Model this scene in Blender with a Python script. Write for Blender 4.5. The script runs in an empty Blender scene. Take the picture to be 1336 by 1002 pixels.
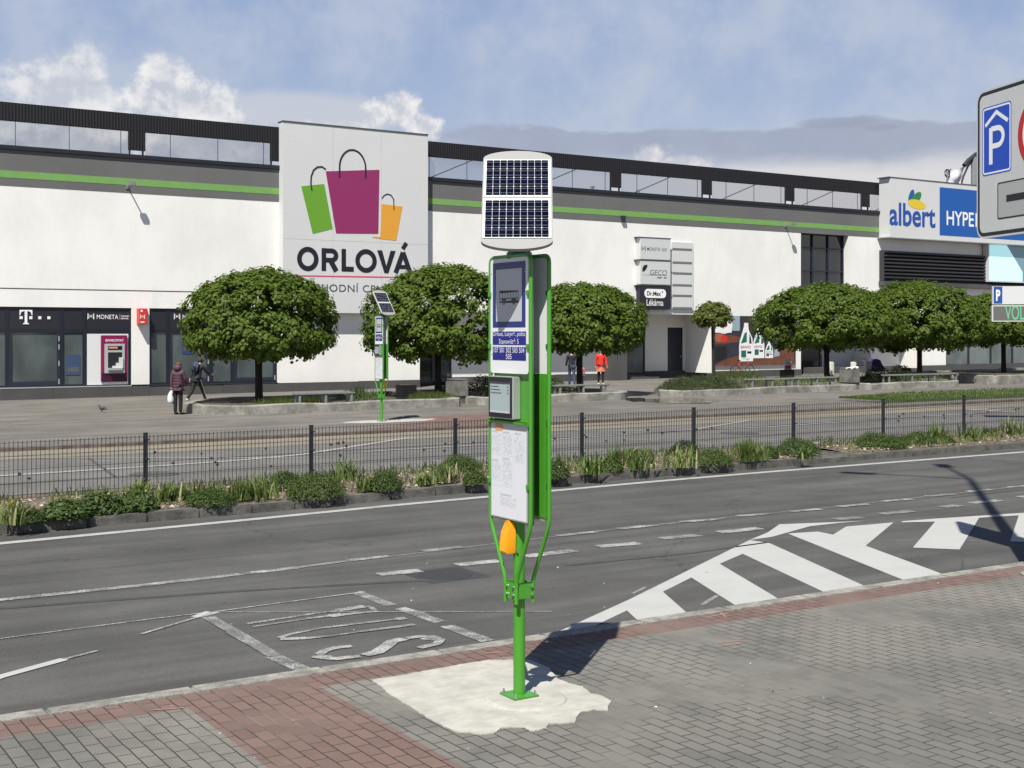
import bpy, bmesh, math, random
from mathutils import Vector, Matrix, noise
R = math.radians
sc = bpy.context.scene
C = sc.collection
random.seed(7)

# ---------------------------------------------------------------- camera
cd = bpy.data.cameras.new('camera'); cam = bpy.data.objects.new('camera', cd); C.objects.link(cam)
cam.location = (0, 0, 2.5); cam.rotation_euler = (R(90), 0, R(-32.49))
cd.sensor_width = 36; cd.lens = 36*1676/1336; cd.shift_y = -63/1336
cd.clip_start = .1; cd.clip_end = 3000
sc.camera = cam
# ---------------------------------------------------------------- sun (heading the light travels to, clockwise from +Y)
HEAD, ELEV = 48.0, 54.5
sd = bpy.data.lights.new('sun', 'SUN'); sd.energy = 5.0; sd.angle = R(.53); sd.color = (1, .965, .87)
sun = bpy.data.objects.new('sun', sd); C.objects.link(sun)
d = Vector((math.sin(R(HEAD))*math.cos(R(ELEV)), math.cos(R(HEAD))*math.cos(R(ELEV)), -math.sin(R(ELEV))))
sun.rotation_euler = d.to_track_quat('-Z', 'Y').to_euler(); sun.location = -d*60
sc.view_settings.view_transform = 'Standard'; sc.view_settings.look = 'None'
sc.view_settings.exposure = .40; sc.view_settings.gamma = 1
sc.cycles.max_bounces = 6; sc.cycles.diffuse_bounces = 3; sc.cycles.transparent_max_bounces = 12

# ---------------------------------------------------------------- node helpers
class NT:
    def __init__(s, tree): s.t = tree; s.n = tree.nodes; s.l = tree.links
    def new(s, typ, **kw):
        n = s.n.new(typ)
        for k, v in kw.items(): setattr(n, k, v)
        return n
    def put(s, sock, v):
        if isinstance(v, bpy.types.NodeSocket): s.l.new(v, sock)
        elif v is not None:
            if sock.type == 'RGBA' and len(v) == 3: v = (*v, 1)
            sock.default_value = v
    def m(s, op, a, b=None, c=None, clamp=False):
        n = s.new('ShaderNodeMath', operation=op, use_clamp=clamp)
        s.put(n.inputs[0], a)
        if b is not None: s.put(n.inputs[1], b)
        if c is not None: s.put(n.inputs[2], c)
        return n.outputs[0]
    def vm(s, op, a, b=None):
        n = s.new('ShaderNodeVectorMath', operation=op); s.put(n.inputs[0], a)
        if b is not None: s.put(n.inputs[1], b)
        return n.outputs['Value' if op in ('LENGTH', 'DOT_PRODUCT') else 'Vector']
    def mix(s, f, a, b, mode='MIX'):
        n = s.new('ShaderNodeMix', data_type='RGBA', blend_type=mode); n.clamp_factor = True
        s.put(n.inputs[0], f); s.put(n.inputs[6], a); s.put(n.inputs[7], b); return n.outputs[2]
    def step(s, x, lo, hi, a=0., b=1.):
        n = s.new('ShaderNodeMapRange', interpolation_type='SMOOTHSTEP')
        s.put(n.inputs[0], x); s.put(n.inputs[1], lo); s.put(n.inputs[2], hi); s.put(n.inputs[3], a); s.put(n.inputs[4], b)
        return n.outputs[0]
    def noise(s, vec, scale, detail=3, rough=.55, col=False, dist=0):
        n = s.new('ShaderNodeTexNoise'); s.put(n.inputs['Vector'], vec); s.put(n.inputs['Scale'], scale)
        n.inputs['Detail'].default_value = detail; n.inputs['Roughness'].default_value = rough
        n.inputs['Distortion'].default_value = dist
        return n.outputs['Color' if col else 'Fac']
    def xyz(s, v):
        n = s.new('ShaderNodeSeparateXYZ'); s.put(n.inputs[0], v); return n.outputs
    def comb(s, x, y, z=0.):
        n = s.new('ShaderNodeCombineXYZ'); s.put(n.inputs[0], x); s.put(n.inputs[1], y); s.put(n.inputs[2], z); return n.outputs[0]

# ---------------------------------------------------------------- sky: Nishita with procedural clouds by direction
w = bpy.data.worlds.new('World'); sc.world = w; w.use_nodes = True
W = NT(w.node_tree); W.n.clear()
sky = W.new('ShaderNodeTexSky', sky_type='NISHITA', sun_disc=False, sun_elevation=R(ELEV), sun_rotation=R(HEAD+180), altitude=250, air_density=1.0, dust_density=.6, ozone_density=2.2)
tc = W.new('ShaderNodeTexCoord').outputs['Generated']
rot = W.new('ShaderNodeVectorRotate', rotation_type='Z_AXIS'); rot.inputs['Angle'].default_value = R(32.49); W.put(rot.inputs['Vector'], tc)
x, y, z = W.xyz(rot.outputs[0])
az = W.m('ARCTAN2', x, y); el = W.m('ARCSINE', z)
ae = W.comb(az, el)
def AE(px, py):
    a = math.atan((px-668)/1676); return a, math.atan((438-py)/1676*math.cos(a))
n1 = W.noise(ae, 26, 6, .6); n2 = W.noise(ae, 75, 5, .6); n3 = W.noise(W.vm('ADD', ae, (3.1, .7, 0)), 11, 5, .6)
def cloud(blobs, amp, lo, hi, amp2=.0):
    acc = None
    for px, py, rx, ry in blobs:
        a, e = AE(px, py)
        v = W.vm('MULTIPLY', W.vm('SUBTRACT', ae, (a, e, 0)), (1676/rx, 1676/ry, 0))
        k = W.m('SUBTRACT', 1., W.vm('LENGTH', v))
        acc = k if acc is None else W.m('SMOOTH_MAX', acc, k, .25)
    k = W.m('MULTIPLY_ADD', W.m('SUBTRACT', n1, .5), amp, acc)
    if amp2: k = W.m('MULTIPLY_ADD', W.m('SUBTRACT', n2, .5), amp2, k)
    return k, W.step(k, lo, hi)
sk = W.vm('MULTIPLY', sky.outputs[0], (.098, .098, .098))
hzn = W.step(el, .27, .75)
col = W.mix(W.step(el, .02, .30), (.60, .66, .78), (.34, .46, .73))       # clear sky as seen behind the thin veil
col = W.mix(.22, col, sk)
col = W.mix(W.step(n3, .32, .70, 0., .7), col, (.60, .65, .76))             # high thin veil
st_uv = W.comb(W.m('MULTIPLY', az, .35), el)
n4 = W.noise(st_uv, 34, 5, .55)
def band(px0, px1, pyt, pyb, soft=8):
    a0, e1 = AE(px0, pyt)[0], AE(900, pyt)[1]; a1, e0 = AE(px1, 0)[0], AE(900, pyb)[1]
    s = soft/1676; j = W.m('MULTIPLY', W.m('SUBTRACT', n4, .5), .034)
    e = W.m('ADD', el, j)
    k = W.m('MULTIPLY', W.step(e, e0-3*s, e0+s), W.step(e, e1-s*.5, e1+s*.5, 1., 0.))
    return W.m('MULTIPLY', W.m('MULTIPLY', k, W.step(az, a0-.07, a0+.07)), W.step(az, a1-.03, a1+.03, 1., 0.))
col = W.mix(W.m('MULTIPLY', W.step(az, AE(560, 0)[0], AE(1080, 0)[0]), W.step(el, .115, .165, .9, 0.)), col, (.80, .78, .78))   # bright low haze at right
col = W.mix(W.m('MULTIPLY', band(520, 2200, 168, 203), .92), col, W.mix(n1, (.34, .39, .53), (.46, .50, .62)))      # stratus bank
col = W.mix(W.m('MULTIPLY', cloud([(1092, 160, 62, 9), (1150, 166, 30, 5)], .9, 0., .5)[1], .7), col, (.36, .40, .53))
col = W.mix(W.m('MULTIPLY', cloud([(380, 150, 190, 36), (330, 185, 300, 30)], .5, 0., .45)[1], .8), col, (.64, .67, .74))
def puffs(blobs, light, dark, amp=1.6, amp2=.85, lo=-.05, hi=.58):
    global col
    k, msk = cloud(blobs, amp, lo, hi, amp2)
    sh = W.noise(W.vm('ADD', ae, (.004, -.008, 0)), 26, 6, .6)                # same noise, looked up towards the sun side
    dsh = W.m('SUBTRACT', n1, sh)
    lit = W.step(W.m('ADD', W.m('MULTIPLY', dsh, 3.2), W.m('MULTIPLY', n2, .55)), -.1, .62)
    c = W.mix(lit, dark, light)
    c = W.mix(W.step(k, .45, 1.1, 0., .5), c, dark)
    col = W.mix(W.m('MULTIPLY', msk, .97), col, c)
puffs([(-60, 150, 150, 75), (30, 175, 120, 70), (150, 190, 150, 75), (270, 190, 95, 70), (345, 195, 60, 45)], (.70, .73, .79), (.50, .55, .66))
puffs([(60, 120, 62, 52), (105, 100, 42, 38), (35, 150, 60, 40), (130, 130, 40, 40)], (.86, .87, .90), (.60, .64, .73))
puffs([(212, 100, 40, 36), (190, 130, 45, 40), (240, 125, 48, 38), (280, 140, 42, 34), (170, 165, 60, 36)], (.97, .96, .95), (.60, .64, .73))
puffs([(525, 143, 36, 28), (492, 146, 24, 22), (470, 165, 40, 18), (555, 165, 30, 20), (430, 172, 60, 16)], (.99, .97, .95), (.62, .65, .73))
puffs([(845, 203, 34, 20), (880, 216, 50, 16)], (.90, .87, .86), (.62, .64, .72))
col = W.mix(hzn, col, (.050, .095, .24))                                     # the zenith is far deeper than the hazy horizon
bg = W.new('ShaderNodeBackground'); W.put(bg.inputs[0], col); bg.inputs[1].default_value = .70
wo = W.new('ShaderNodeOutputWorld'); W.l.new(bg.outputs[0], wo.inputs[0])

# ---------------------------------------------------------------- materials
MATS = {}
def mat(name, col, rough=.6, metal=0., var=.0, vscale=3., bump=0., bscale=60., spec=.5, emit=0., coat=0., island=0.):
    if name in MATS: return MATS[name]
    m = bpy.data.materials.new(name); m.use_nodes = True; N = NT(m.node_tree)
    b = N.n['Principled BSDF']; b.inputs['Roughness'].default_value = rough; b.inputs['Metallic'].default_value = metal
    b.inputs['Specular IOR Level'].default_value = spec
    c = (*col, 1)
    if var or bump or island:
        pos = N.new('ShaderNodeNewGeometry').outputs['Position']
        if var:
            f = N.noise(pos, vscale, 5, .6)
            f = N.step(f, .25, .75, 1-var, 1+var*.6)
            c = N.vm('SCALE', N.comb(*col)); c.node.inputs['Scale'].default_value = 1; N.l.new(f, c.node.inputs['Scale'])
        if island:
            ri = N.new('ShaderNodeNewGeometry').outputs['Random Per Island']
            f = N.m('MULTIPLY_ADD', ri, island*2, 1-island)
            src = c if isinstance(c, bpy.types.NodeSocket) else N.comb(*col)
            c2 = N.new('ShaderNodeVectorMath', operation='SCALE'); N.l.new(src, c2.inputs[0]); N.l.new(f, c2.inputs['Scale']); c = c2.outputs[0]
        if bump:
            bn = N.new('ShaderNodeBump'); bn.inputs['Strength'].default_value = bump; bn.inputs['Distance'].default_value = .02
            N.l.new(N.noise(pos, bscale, 4, .6), bn.inputs['Height']); N.l.new(bn.outputs[0], b.inputs['Normal'])
    N.put(b.inputs['Base Color'], c)
    if coat: b.inputs['Coat Weight'].default_value = coat
    if emit:
        N.put(b.inputs['Emission Color'], (*col, 1)); b.inputs['Emission Strength'].default_value = emit
    MATS[name] = m; return m

def nodemat(name):
    m = bpy.data.materials.new(name); m.use_nodes = True; N = NT(m.node_tree); MATS[name] = m
    return m, N, N.n['Principled BSDF'], N.new('ShaderNodeNewGeometry').outputs['Position']
def set_bump(N, b, h, strength, dist):
    bn = N.new('ShaderNodeBump'); bn.inputs['Strength'].default_value = strength; bn.inputs['Distance'].default_value = dist
    N.l.new(h, bn.inputs['Height']); N.l.new(bn.outputs[0], b.inputs['Normal'])

def leafmat(name, c0, c1, trans=.35):
    m, N, b, pos = nodemat(name)
    ri = N.new('ShaderNodeNewGeometry').outputs['Random Per Island']
    f = N.m('ADD', N.m('MULTIPLY', ri, .6), N.m('MULTIPLY', N.noise(pos, 1.7, 3), .5))
    c = N.mix(f, c0, c1)
    N.put(b.inputs['Base Color'], c); b.inputs['Roughness'].default_value = .55; b.inputs['Specular IOR Level'].default_value = .3
    tr = N.new('ShaderNodeBsdfTranslucent'); N.l.new(N.mix(.5, c, (c1[0]*1.3, c1[1]*1.3, c1[2]*.6)), tr.inputs[0])
    mx = N.new('ShaderNodeMixShader'); mx.inputs[0].default_value = trans
    N.l.new(b.outputs[0], mx.inputs[1]); N.l.new(tr.outputs[0], mx.inputs[2]); N.l.new(mx.outputs[0], N.n['Material Output'].inputs[0])
    return m

def asphalt(name, base, patchy=.25, warm=1.):
    m, N, b, pos = nodemat(name)
    x, y, z = N.xyz(pos)
    fine = N.noise(pos, 120, 3, .75); mid = N.noise(pos, 45, 4, .7); big = N.noise(pos, .55, 4, .6)
    track = N.noise(N.comb(N.m('MULTIPLY', x, .06), N.m('MULTIPLY', y, 1.1)), 1.6, 4, .6)   # worn along the lane
    v = N.m('MULTIPLY', N.step(fine, .28, .78, .42, 1.75), N.step(mid, .3, .7, .86, 1.14))
    v = N.m('MULTIPLY', v, N.step(big, .3, .7, 1-patchy*.5, 1+patchy*.5))
    v = N.m('MULTIPLY', v, N.step(track, .3, .7, 1-patchy*.7, 1+patchy*.7))
    vo = N.new('ShaderNodeTexVoronoi', feature='DISTANCE_TO_EDGE'); N.put(vo.inputs['Vector'], N.vm('ADD', pos, N.vm('SCALE', N.noise(pos, 1.3, 4, .6, True)))); vo.inputs['Scale'].default_value = .11
    v = N.m('MULTIPLY', v, N.step(vo.outputs[0], .0, .0035, .72, 1.))
    c = N.new('ShaderNodeVectorMath', operation='SCALE'); c.inputs[0].default_value = (base*warm, base, base*(2-warm)*.98); N.l.new(v, c.inputs['Scale'])
    N.put(b.inputs['Base Color'], c.outputs[0]); b.inputs['Roughness'].default_value = .85; b.inputs['Specular IOR Level'].default_value = .3
    set_bump(N, b, N.m('ADD', fine, mid), .5, .004)
    return m
asphalt('asphalt_near', .085, .30, 1.02)
asphalt('asphalt_far', .150, .2, 1.04)
asphalt('asphalt_plaza', .148, .3, 1.08)

def paint(name, base, wear, big=.6):
    m, N, b, pos = nodemat(name)
    a = N.noise(pos, 55, 4, .8); bb = N.noise(pos, 5, 5, .7)
    f = N.m('ADD', N.m('MULTIPLY_ADD', N.m('SUBTRACT', a, .5), 1.5, .35), N.m('MULTIPLY_ADD', N.m('SUBTRACT', bb, .5), big*1.3, .30))
    f = N.step(f, wear-.10, wear+.12)
    v = N.mix(f, (base, base, base*.97), (.10, .10, .098)); v = N.mix(N.step(N.noise(pos, 2.2, 5, .7), .4, .75, 0, .3), v, (.3, .29, .27))
    N.put(b.inputs['Base Color'], v); b.inputs['Roughness'].default_value = .8; set_bump(N, b, a, .3, .003)
    return m
paint('paint_fresh', .42, 1.02); paint('paint_worn', .44, .63); paint('paint_faded', .36, .575); paint('paint_edge', .40, .80); paint('paint_bus', .46, .575, .7)

def pavers():
    m, N, b, pos = nodemat('pavers')
    x, y, z = N.xyz(pos)
    wob = N.noise(pos, 2.3, 3, .5, True)
    p = N.vm('ADD', pos, N.vm('MULTIPLY', N.vm('SUBTRACT', wob, (.5, .5, .5)), (.018, .018, 0)))
    x, y, z = N.xyz(p)
    br = N.new('ShaderNodeTexBrick'); N.put(br.inputs['Vector'], N.comb(y, N.m('ADD', x, .02)))
    br.inputs['Scale'].default_value = 1; br.inputs['Brick Width'].default_value = .2; br.inputs['Row Height'].default_value = .1065
    br.inputs['Mortar Size'].default_value = .0050; br.inputs['Mortar Smooth'].default_value = .25; br.inputs['Bias'].default_value = 0
    br.inputs['Color1'].default_value = (0, 0, 0, 1); br.inputs['Color2'].default_value = (1, 1, 1, 1); br.inputs['Mortar'].default_value = (.5, .5, .5, 1)
    rnd = N.xyz(br.outputs['Color'])[0]; joint = br.outputs['Fac']
    grey = N.mix(rnd, (.088, .085, .076), (.128, .123, .110))
    grey = N.mix(N.m('MULTIPLY', N.step(N.noise(pos, .9, 5, .65), .36, .62, .1, .9), N.step(N.xyz(pos)[1], 4.6, 8.2, .25, 1.)), grey, (.190, .182, .158))
    grey = N.mix(N.step(N.noise(N.vm('ADD', pos, (9, 4, 0)), .6, 4, .6), .5, .72, 0, .35), grey, (.122, .120, .122))
    red = N.mix(rnd, (.128, .072, .060), (.160, .094, .079)); red = N.mix(N.step(N.noise(pos, 2.1, 5, .7), .45, .7, 0, .5), red, (.185, .118, .098))
    x0, y0, z0 = N.xyz(pos)
    isred = N.m('MAXIMUM', N.m('GREATER_THAN', y0, 8.445), N.m('MULTIPLY', N.m('GREATER_THAN', x0, 2.80), N.m('LESS_THAN', x0, 3.76)))
    c = N.mix(isred, grey, red)
    fine = N.noise(pos, 240, 3, .7); c = N.mix(N.step(fine, .3, .75, 0, .5), c, N.mix(.5, c, (.36, .35, .33)))
    c = N.mix(N.step(N.noise(pos, 7, 3, .5), .70, .76, 0, .55), c, (.06, .058, .052))
    c = N.mix(N.step(N.noise(N.vm('ADD', pos, (3, 3, 0)), 13, 2, .5), .745, .775, 0, .8), c, (.42, .40, .36))
    sand = N.step(N.noise(pos, .8, 4, .6), .48, .64)
    jc = N.mix(sand, (.030, .027, .022), (.20, .19, .16))
    c = N.mix(N.m('MULTIPLY', joint, .9), c, jc)
    N.put(b.inputs['Base Color'], c); b.inputs['Roughness'].default_value = .88; b.inputs['Specular IOR Level'].default_value = .25
    hgt = N.m('ADD', N.m('MULTIPLY', joint, -1.), N.m('ADD', N.m('MULTIPLY', rnd, .25), N.m('MULTIPLY', fine, .25)))
    set_bump(N, b, hgt, .7, .006)
pavers()

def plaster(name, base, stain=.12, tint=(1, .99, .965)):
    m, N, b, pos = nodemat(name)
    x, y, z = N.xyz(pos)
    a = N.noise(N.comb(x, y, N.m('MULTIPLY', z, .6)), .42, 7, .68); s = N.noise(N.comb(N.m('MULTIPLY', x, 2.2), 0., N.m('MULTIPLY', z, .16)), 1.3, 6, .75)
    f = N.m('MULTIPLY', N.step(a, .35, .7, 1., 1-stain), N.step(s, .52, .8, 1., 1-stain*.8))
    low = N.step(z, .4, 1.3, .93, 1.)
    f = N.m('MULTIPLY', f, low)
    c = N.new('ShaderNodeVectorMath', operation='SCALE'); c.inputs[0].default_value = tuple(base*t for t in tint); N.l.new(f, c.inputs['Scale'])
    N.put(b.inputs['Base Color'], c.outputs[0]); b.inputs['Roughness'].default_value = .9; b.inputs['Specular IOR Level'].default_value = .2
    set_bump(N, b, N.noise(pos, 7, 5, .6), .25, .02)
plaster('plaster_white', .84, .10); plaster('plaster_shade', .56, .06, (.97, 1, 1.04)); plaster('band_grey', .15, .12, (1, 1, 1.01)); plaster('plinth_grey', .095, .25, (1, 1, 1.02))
plaster('panel_white', .62, .03, (.985, 1, 1.01))

def concrete(name, base, sc_=3.):
    m, N, b, pos = nodemat(name)
    a = N.noise(pos, sc_, 6, .7); f = N.noise(pos, sc_*14, 4, .7)
    v = N.m('MULTIPLY', N.step(a, .32, .68, .55, 1.25), N.step(f, .3, .7, .82, 1.15))
    c = N.new('ShaderNodeVectorMath', operation='SCALE'); c.inputs[0].default_value = (base*1.04, base, base*.9); N.l.new(v, c.inputs['Scale'])
    N.put(b.inputs['Base Color'], c.outputs[0]); b.inputs['Roughness'].default_value = .92
    set_bump(N, b, N.m('ADD', a, f), .8, .02)
concrete('planter_concrete', .26, 1.6); concrete('stone_kerb', .125, 4.); concrete('kerb_concrete', .32, 5.); concrete('bin_concrete', .17, 3.)
def patch():
    m, N, b, pos = nodemat('fresh_concrete')
    a = N.noise(pos, 4.5, 6, .65); f = N.noise(pos, 60, 4, .7); st = N.noise(N.vm('MULTIPLY', pos, (1, 5, 1)), 6, 5, .6)
    c = N.mix(N.step(a, .3, .7), (.36, .345, .31), (.49, .475, .43)); c = N.mix(N.step(st, .45, .75, 0, .35), c, (.31, .295, .26)); c = N.mix(N.step(f, .62, .75, 0, .4), c, (.25, .235, .20))
    N.put(b.inputs['Base Color'], c); b.inputs['Roughness'].default_value = .9; set_bump(N, b, N.m('ADD', N.m('MULTIPLY', a, .4), N.m('MULTIPLY', f, .5)), .5, .006)
patch()
def soil(name, c0, c1, c2):
    m, N, b, pos = nodemat(name)
    vo = N.new('ShaderNodeTexVoronoi'); N.put(vo.inputs['Vector'], pos); vo.inputs['Scale'].default_value = 38
    r = N.xyz(vo.outputs['Color'])[0]
    c = N.mix(r, c0, c1); c = N.mix(N.step(r, .8, .95), c, c2); c = N.mix(N.step(N.noise(pos, 2.5, 5, .6), .45, .65, 0, .6), c, c0)
    N.put(b.inputs['Base Color'], c); b.inputs['Roughness'].default_value = .95; set_bump(N, b, vo.outputs['Distance'], .9, .03)
soil('mulch', (.10, .075, .055), (.27, .215, .16), (.42, .36, .29)); soil('planter_soil', (.05, .042, .03), (.13, .11, .07), (.22, .19, .14)); soil('gravel_pale', (.22, .19, .15), (.36, .32, .26), (.5, .46, .4))
def gutter():
    m, N, b, pos = nodemat('gutter')
    x, y, z = N.xyz(pos); a = N.noise(N.comb(N.m('MULTIPLY', x, .12), y), 1.6, 5, .65)
    c = N.mix(N.step(a, .35, .68), (.185, .155, .115), (.265, .235, .18)); c = N.mix(N.step(N.noise(pos, 70, 3, .7), .35, .7, 0, .35), c, (.16, .15, .13))
    N.put(b.inputs['Base Color'], c); b.inputs['Roughness'].default_value = .9
gutter()
def glassy(name, base, rough=.06, spec=.8, var=.3):
    m, N, b, pos = nodemat(name)
    x, y, z = N.xyz(pos)
    f = N.noise(N.comb(x, 0., N.m('MULTIPLY', z, .5)), .9, 3, .5)  # varies the base colour to imitate reflections in the panes
    c = N.new('ShaderNodeVectorMath', operation='SCALE'); c.inputs[0].default_value = base; N.l.new(N.step(f, .3, .7, 1-var, 1+var), c.inputs['Scale'])
    N.put(b.inputs['Base Color'], c.outputs[0]); b.inputs['Roughness'].default_value = rough; b.inputs['Specular IOR Level'].default_value = spec
    set_bump(N, b, N.noise(pos, .8, 2, .5), .05, .05)
glassy('shop_glass', (.075, .095, .098)); glassy('dark_glass', (.012, .015, .02), .05); glassy('blind_glass', (.13, .155, .16), .12)
def meshscreen(name, col, opac):
    m, N, b, pos = nodemat(name)
    x, y, z = N.xyz(pos)
    N.put(b.inputs['Base Color'], (*col, 1)); b.inputs['Roughness'].default_value = .6
    tr = N.new('ShaderNodeBsdfTransparent'); mx = N.new('ShaderNodeMixShader'); mx.inputs[0].default_value = opac
    N.l.new(tr.outputs[0], mx.inputs[1]); N.l.new(b.outputs[0], mx.inputs[2]); N.l.new(mx.outputs[0], N.n['Material Output'].inputs[0])
meshscreen('fine_mesh', (.16, .18, .23), .22)
def corrugated():
    m, N, b, pos = nodemat('dark_cladding')
    x, y, z = N.xyz(pos)
    f = N.m('SINE', N.m('MULTIPLY', x, 2*math.pi/.12))
    N.put(b.inputs['Base Color'], N.mix(N.step(f, -.6, .6), (.011, .011, .014), (.022, .022, .027))); b.inputs['Roughness'].default_value = .7; b.inputs['Specular IOR Level'].default_value = .25
    set_bump(N, b, f, .35, .02)
corrugated()
def grassmat():
    m, N, b, pos = nodemat('lawn'); a = N.noise(pos, 3, 6, .7)
    N.put(b.inputs['Base Color'], N.mix(N.step(a, .3, .7), (.045, .075, .015), (.10, .14, .035))); b.inputs['Roughness'].default_value = .9
    set_bump(N, b, N.noise(pos, 30, 4, .7), 1., .05)
grassmat()
def water():
    m, N, b, pos = nodemat('puddle_water'); N.put(b.inputs['Base Color'], (.05, .045, .03, 1)); b.inputs['Roughness'].default_value = .04; b.inputs['Specular IOR Level'].default_value = .6
water()
leafmat('leaf_maple', (.036, .070, .009), (.125, .185, .020)); leafmat('leaf_maple_red', (.05, .055, .012), (.13, .12, .03))
leafmat('leaf_shrub', (.035, .070, .015), (.10, .145, .035), .25); leafmat('leaf_blade', (.08, .14, .03), (.24, .30, .10), .3)
leafmat('leaf_dark', (.014, .030, .010), (.045, .07, .018), .2); leafmat('leaf_lavender', (.045, .065, .025), (.12, .15, .07), .25); leafmat('leaf_grey', (.06, .085, .045), (.14, .17, .09), .25); leafmat('leaf_dry', (.20, .17, .09), (.38, .34, .2), .2)
mat('bark', (.028, .022, .018), .95, bump=.8, bscale=14, var=.3)
mat('green_paint', (.060, .275, .022), .36, var=.06, vscale=9, coat=.2)
mat('green_dark', (.018, .11, .018), .4)
mat('alu', (.56, .57, .58), .38, .55, var=.05); mat('steel', (.5, .5, .5), .3, .9); mat('alu_white', (.58, .59, .60), .5); mat('cap_grey', (.30, .30, .30), .7)
mat('white_sheet', (.70, .71, .72), .4); mat('paper', (.66, .67, .71), .5); mat('ink_grey', (.48, .49, .55), .6); mat('ink_pale', (.62, .63, .68), .6); mat('orange_print', (.62, .30, .14), .5)
mat('sign_blue', (.010, .026, .16), .35); mat('label_blue', (.006, .009, .19), .35); mat('grey_field', (.46, .47, .50), .3); mat('black_ink', (.012, .012, .014), .45)
mat('cell', (.003, .004, .016), .07, spec=.3, island=.4); mat('cell_line', (.22, .24, .30), .4)
mat('bezel', (.012, .012, .014), .25); mat('eink', (.34, .41, .42), .3); mat('orange_plastic', (.80, .33, .008), .35); mat('fence_grey', (.020, .023, .030), .45)
mat('frame_dark', (.013, .016, .028), .4); mat('fascia', (.022, .022, .031), .35); mat('frame_mid', (.02, .025, .042), .4)
mat('band_green', (.17, .35, .095), .8, var=.08); mat('coping', (.012, .013, .022), .5)
mat('magenta', (.26, .022, .115), .5); mat('bag_green', (.13, .33, .025), .5); mat('bag_orange', (.72, .33, .035), .5); mat('red_line', (.62, .07, .12), .5)
mat('lettering_black', (.010, .010, .018), .5); mat('lettering_white', (.85, .85, .85), .45); mat('text_dark', (.05, .05, .06), .5)
mat('albert_blue', (.012, .07, .36), .4); mat('hyper_blue', (.002, .088, .38), .35); mat('leaf_green_logo', (.03, .20, .05), .4); mat('yellow_logo', (.72, .52, .03), .4); mat('leaf_blue_logo', (.008, .10, .30), .4)
mat('bank_red', (.60, .035, .03), .4); mat('atm_magenta', (.22, .012, .075), .4); mat('atm_dark', (.045, .006, .03), .4); mat('atm_grey', (.42, .42, .44), .4)
mat('road_sign_white', (.58, .59, .58), .45, var=.03); mat('road_sign_blue', (.003, .062, .48), .35); mat('road_sign_red', (.46, .015, .012), .4); mat('galv', (.34, .35, .36), .5, .6, var=.12)
mat('led_board', (.12, .12, .115), .5); mat('led_green', (.12, .42, .24), .4, emit=.22); mat('screen_cyan', (.52, .90, .96), .3, emit=.35); mat('screen_slate', (.17, .30, .36), .3, emit=.08)
mat('light_concrete', (.5, .49, .45), .9, var=.15, vscale=6); mat('bench_wood', (.20, .205, .20), .8, var=.2, vscale=8); mat('black_box', (.012, .012, .013), .6)
mat('skin', (.50, .28, .20), .5); mat('hair_dark', (.03, .018, .014), .7); mat('hair_brown', (.10, .045, .025), .7)
mat('coat_purple', (.085, .035, .060), .7, bump=.6, bscale=22); mat('trousers_black', (.008, .008, .010), .8); mat('navy', (.010, .012, .022), .7); mat('jeans', (.03, .05, .09), .8)
mat('red_cloth', (.62, .02, .012), .7, bump=.4, bscale=20); mat('red_pattern', (.62, .18, .10), .7, var=.6, vscale=18); mat('plastic_bag', (.72, .74, .74), .5, var=.12, vscale=14); mat('shoe_white', (.6, .6, .58), .6); mat('stripe_white', (.5, .5, .52), .6)
mat('wood_counter', (.17, .062, .035), .5, var=.3, vscale=2); mat('kitchen_dark', (.035, .035, .055), .5, var=.3, vscale=1.5); mat('kitchen_light', (.30, .38, .45), .5); mat('bottle_white', (.82, .84, .86), .4); mat('label_green', (.01, .14, .09), .5); mat('print_red', (.5, .03, .05), .5); mat('oranges', (.36, .12, .06), .5)
mat('rubber', (.012, .012, .012), .8); mat('bike_red', (.28, .05, .04), .5); mat('purple_cloth', (.045, .025, .12), .8); mat('banner', (.62, .62, .66), .7, var=.1, vscale=4)
mat('allium', (.055, .012, .035), .8, island=.4); mat('stem', (.09, .13, .05), .8); mat('yellow_petal', (.75, .50, .03), .6); mat('pink_chalk', (.36, .20, .17), .9); mat('manhole', (.035, .035, .036), .7, bump=.6, bscale=50)
mat('roof_dark', (.05, .05, .055), .9); mat('panel_joint', (.36, .37, .38), .6); mat('metal_dark', (.03, .03, .035), .5)
for k, c in (('chip_a', (.30, .24, .18)), ('chip_b', (.42, .36, .28))): mat(k, c, .9, island=.5)

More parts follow.
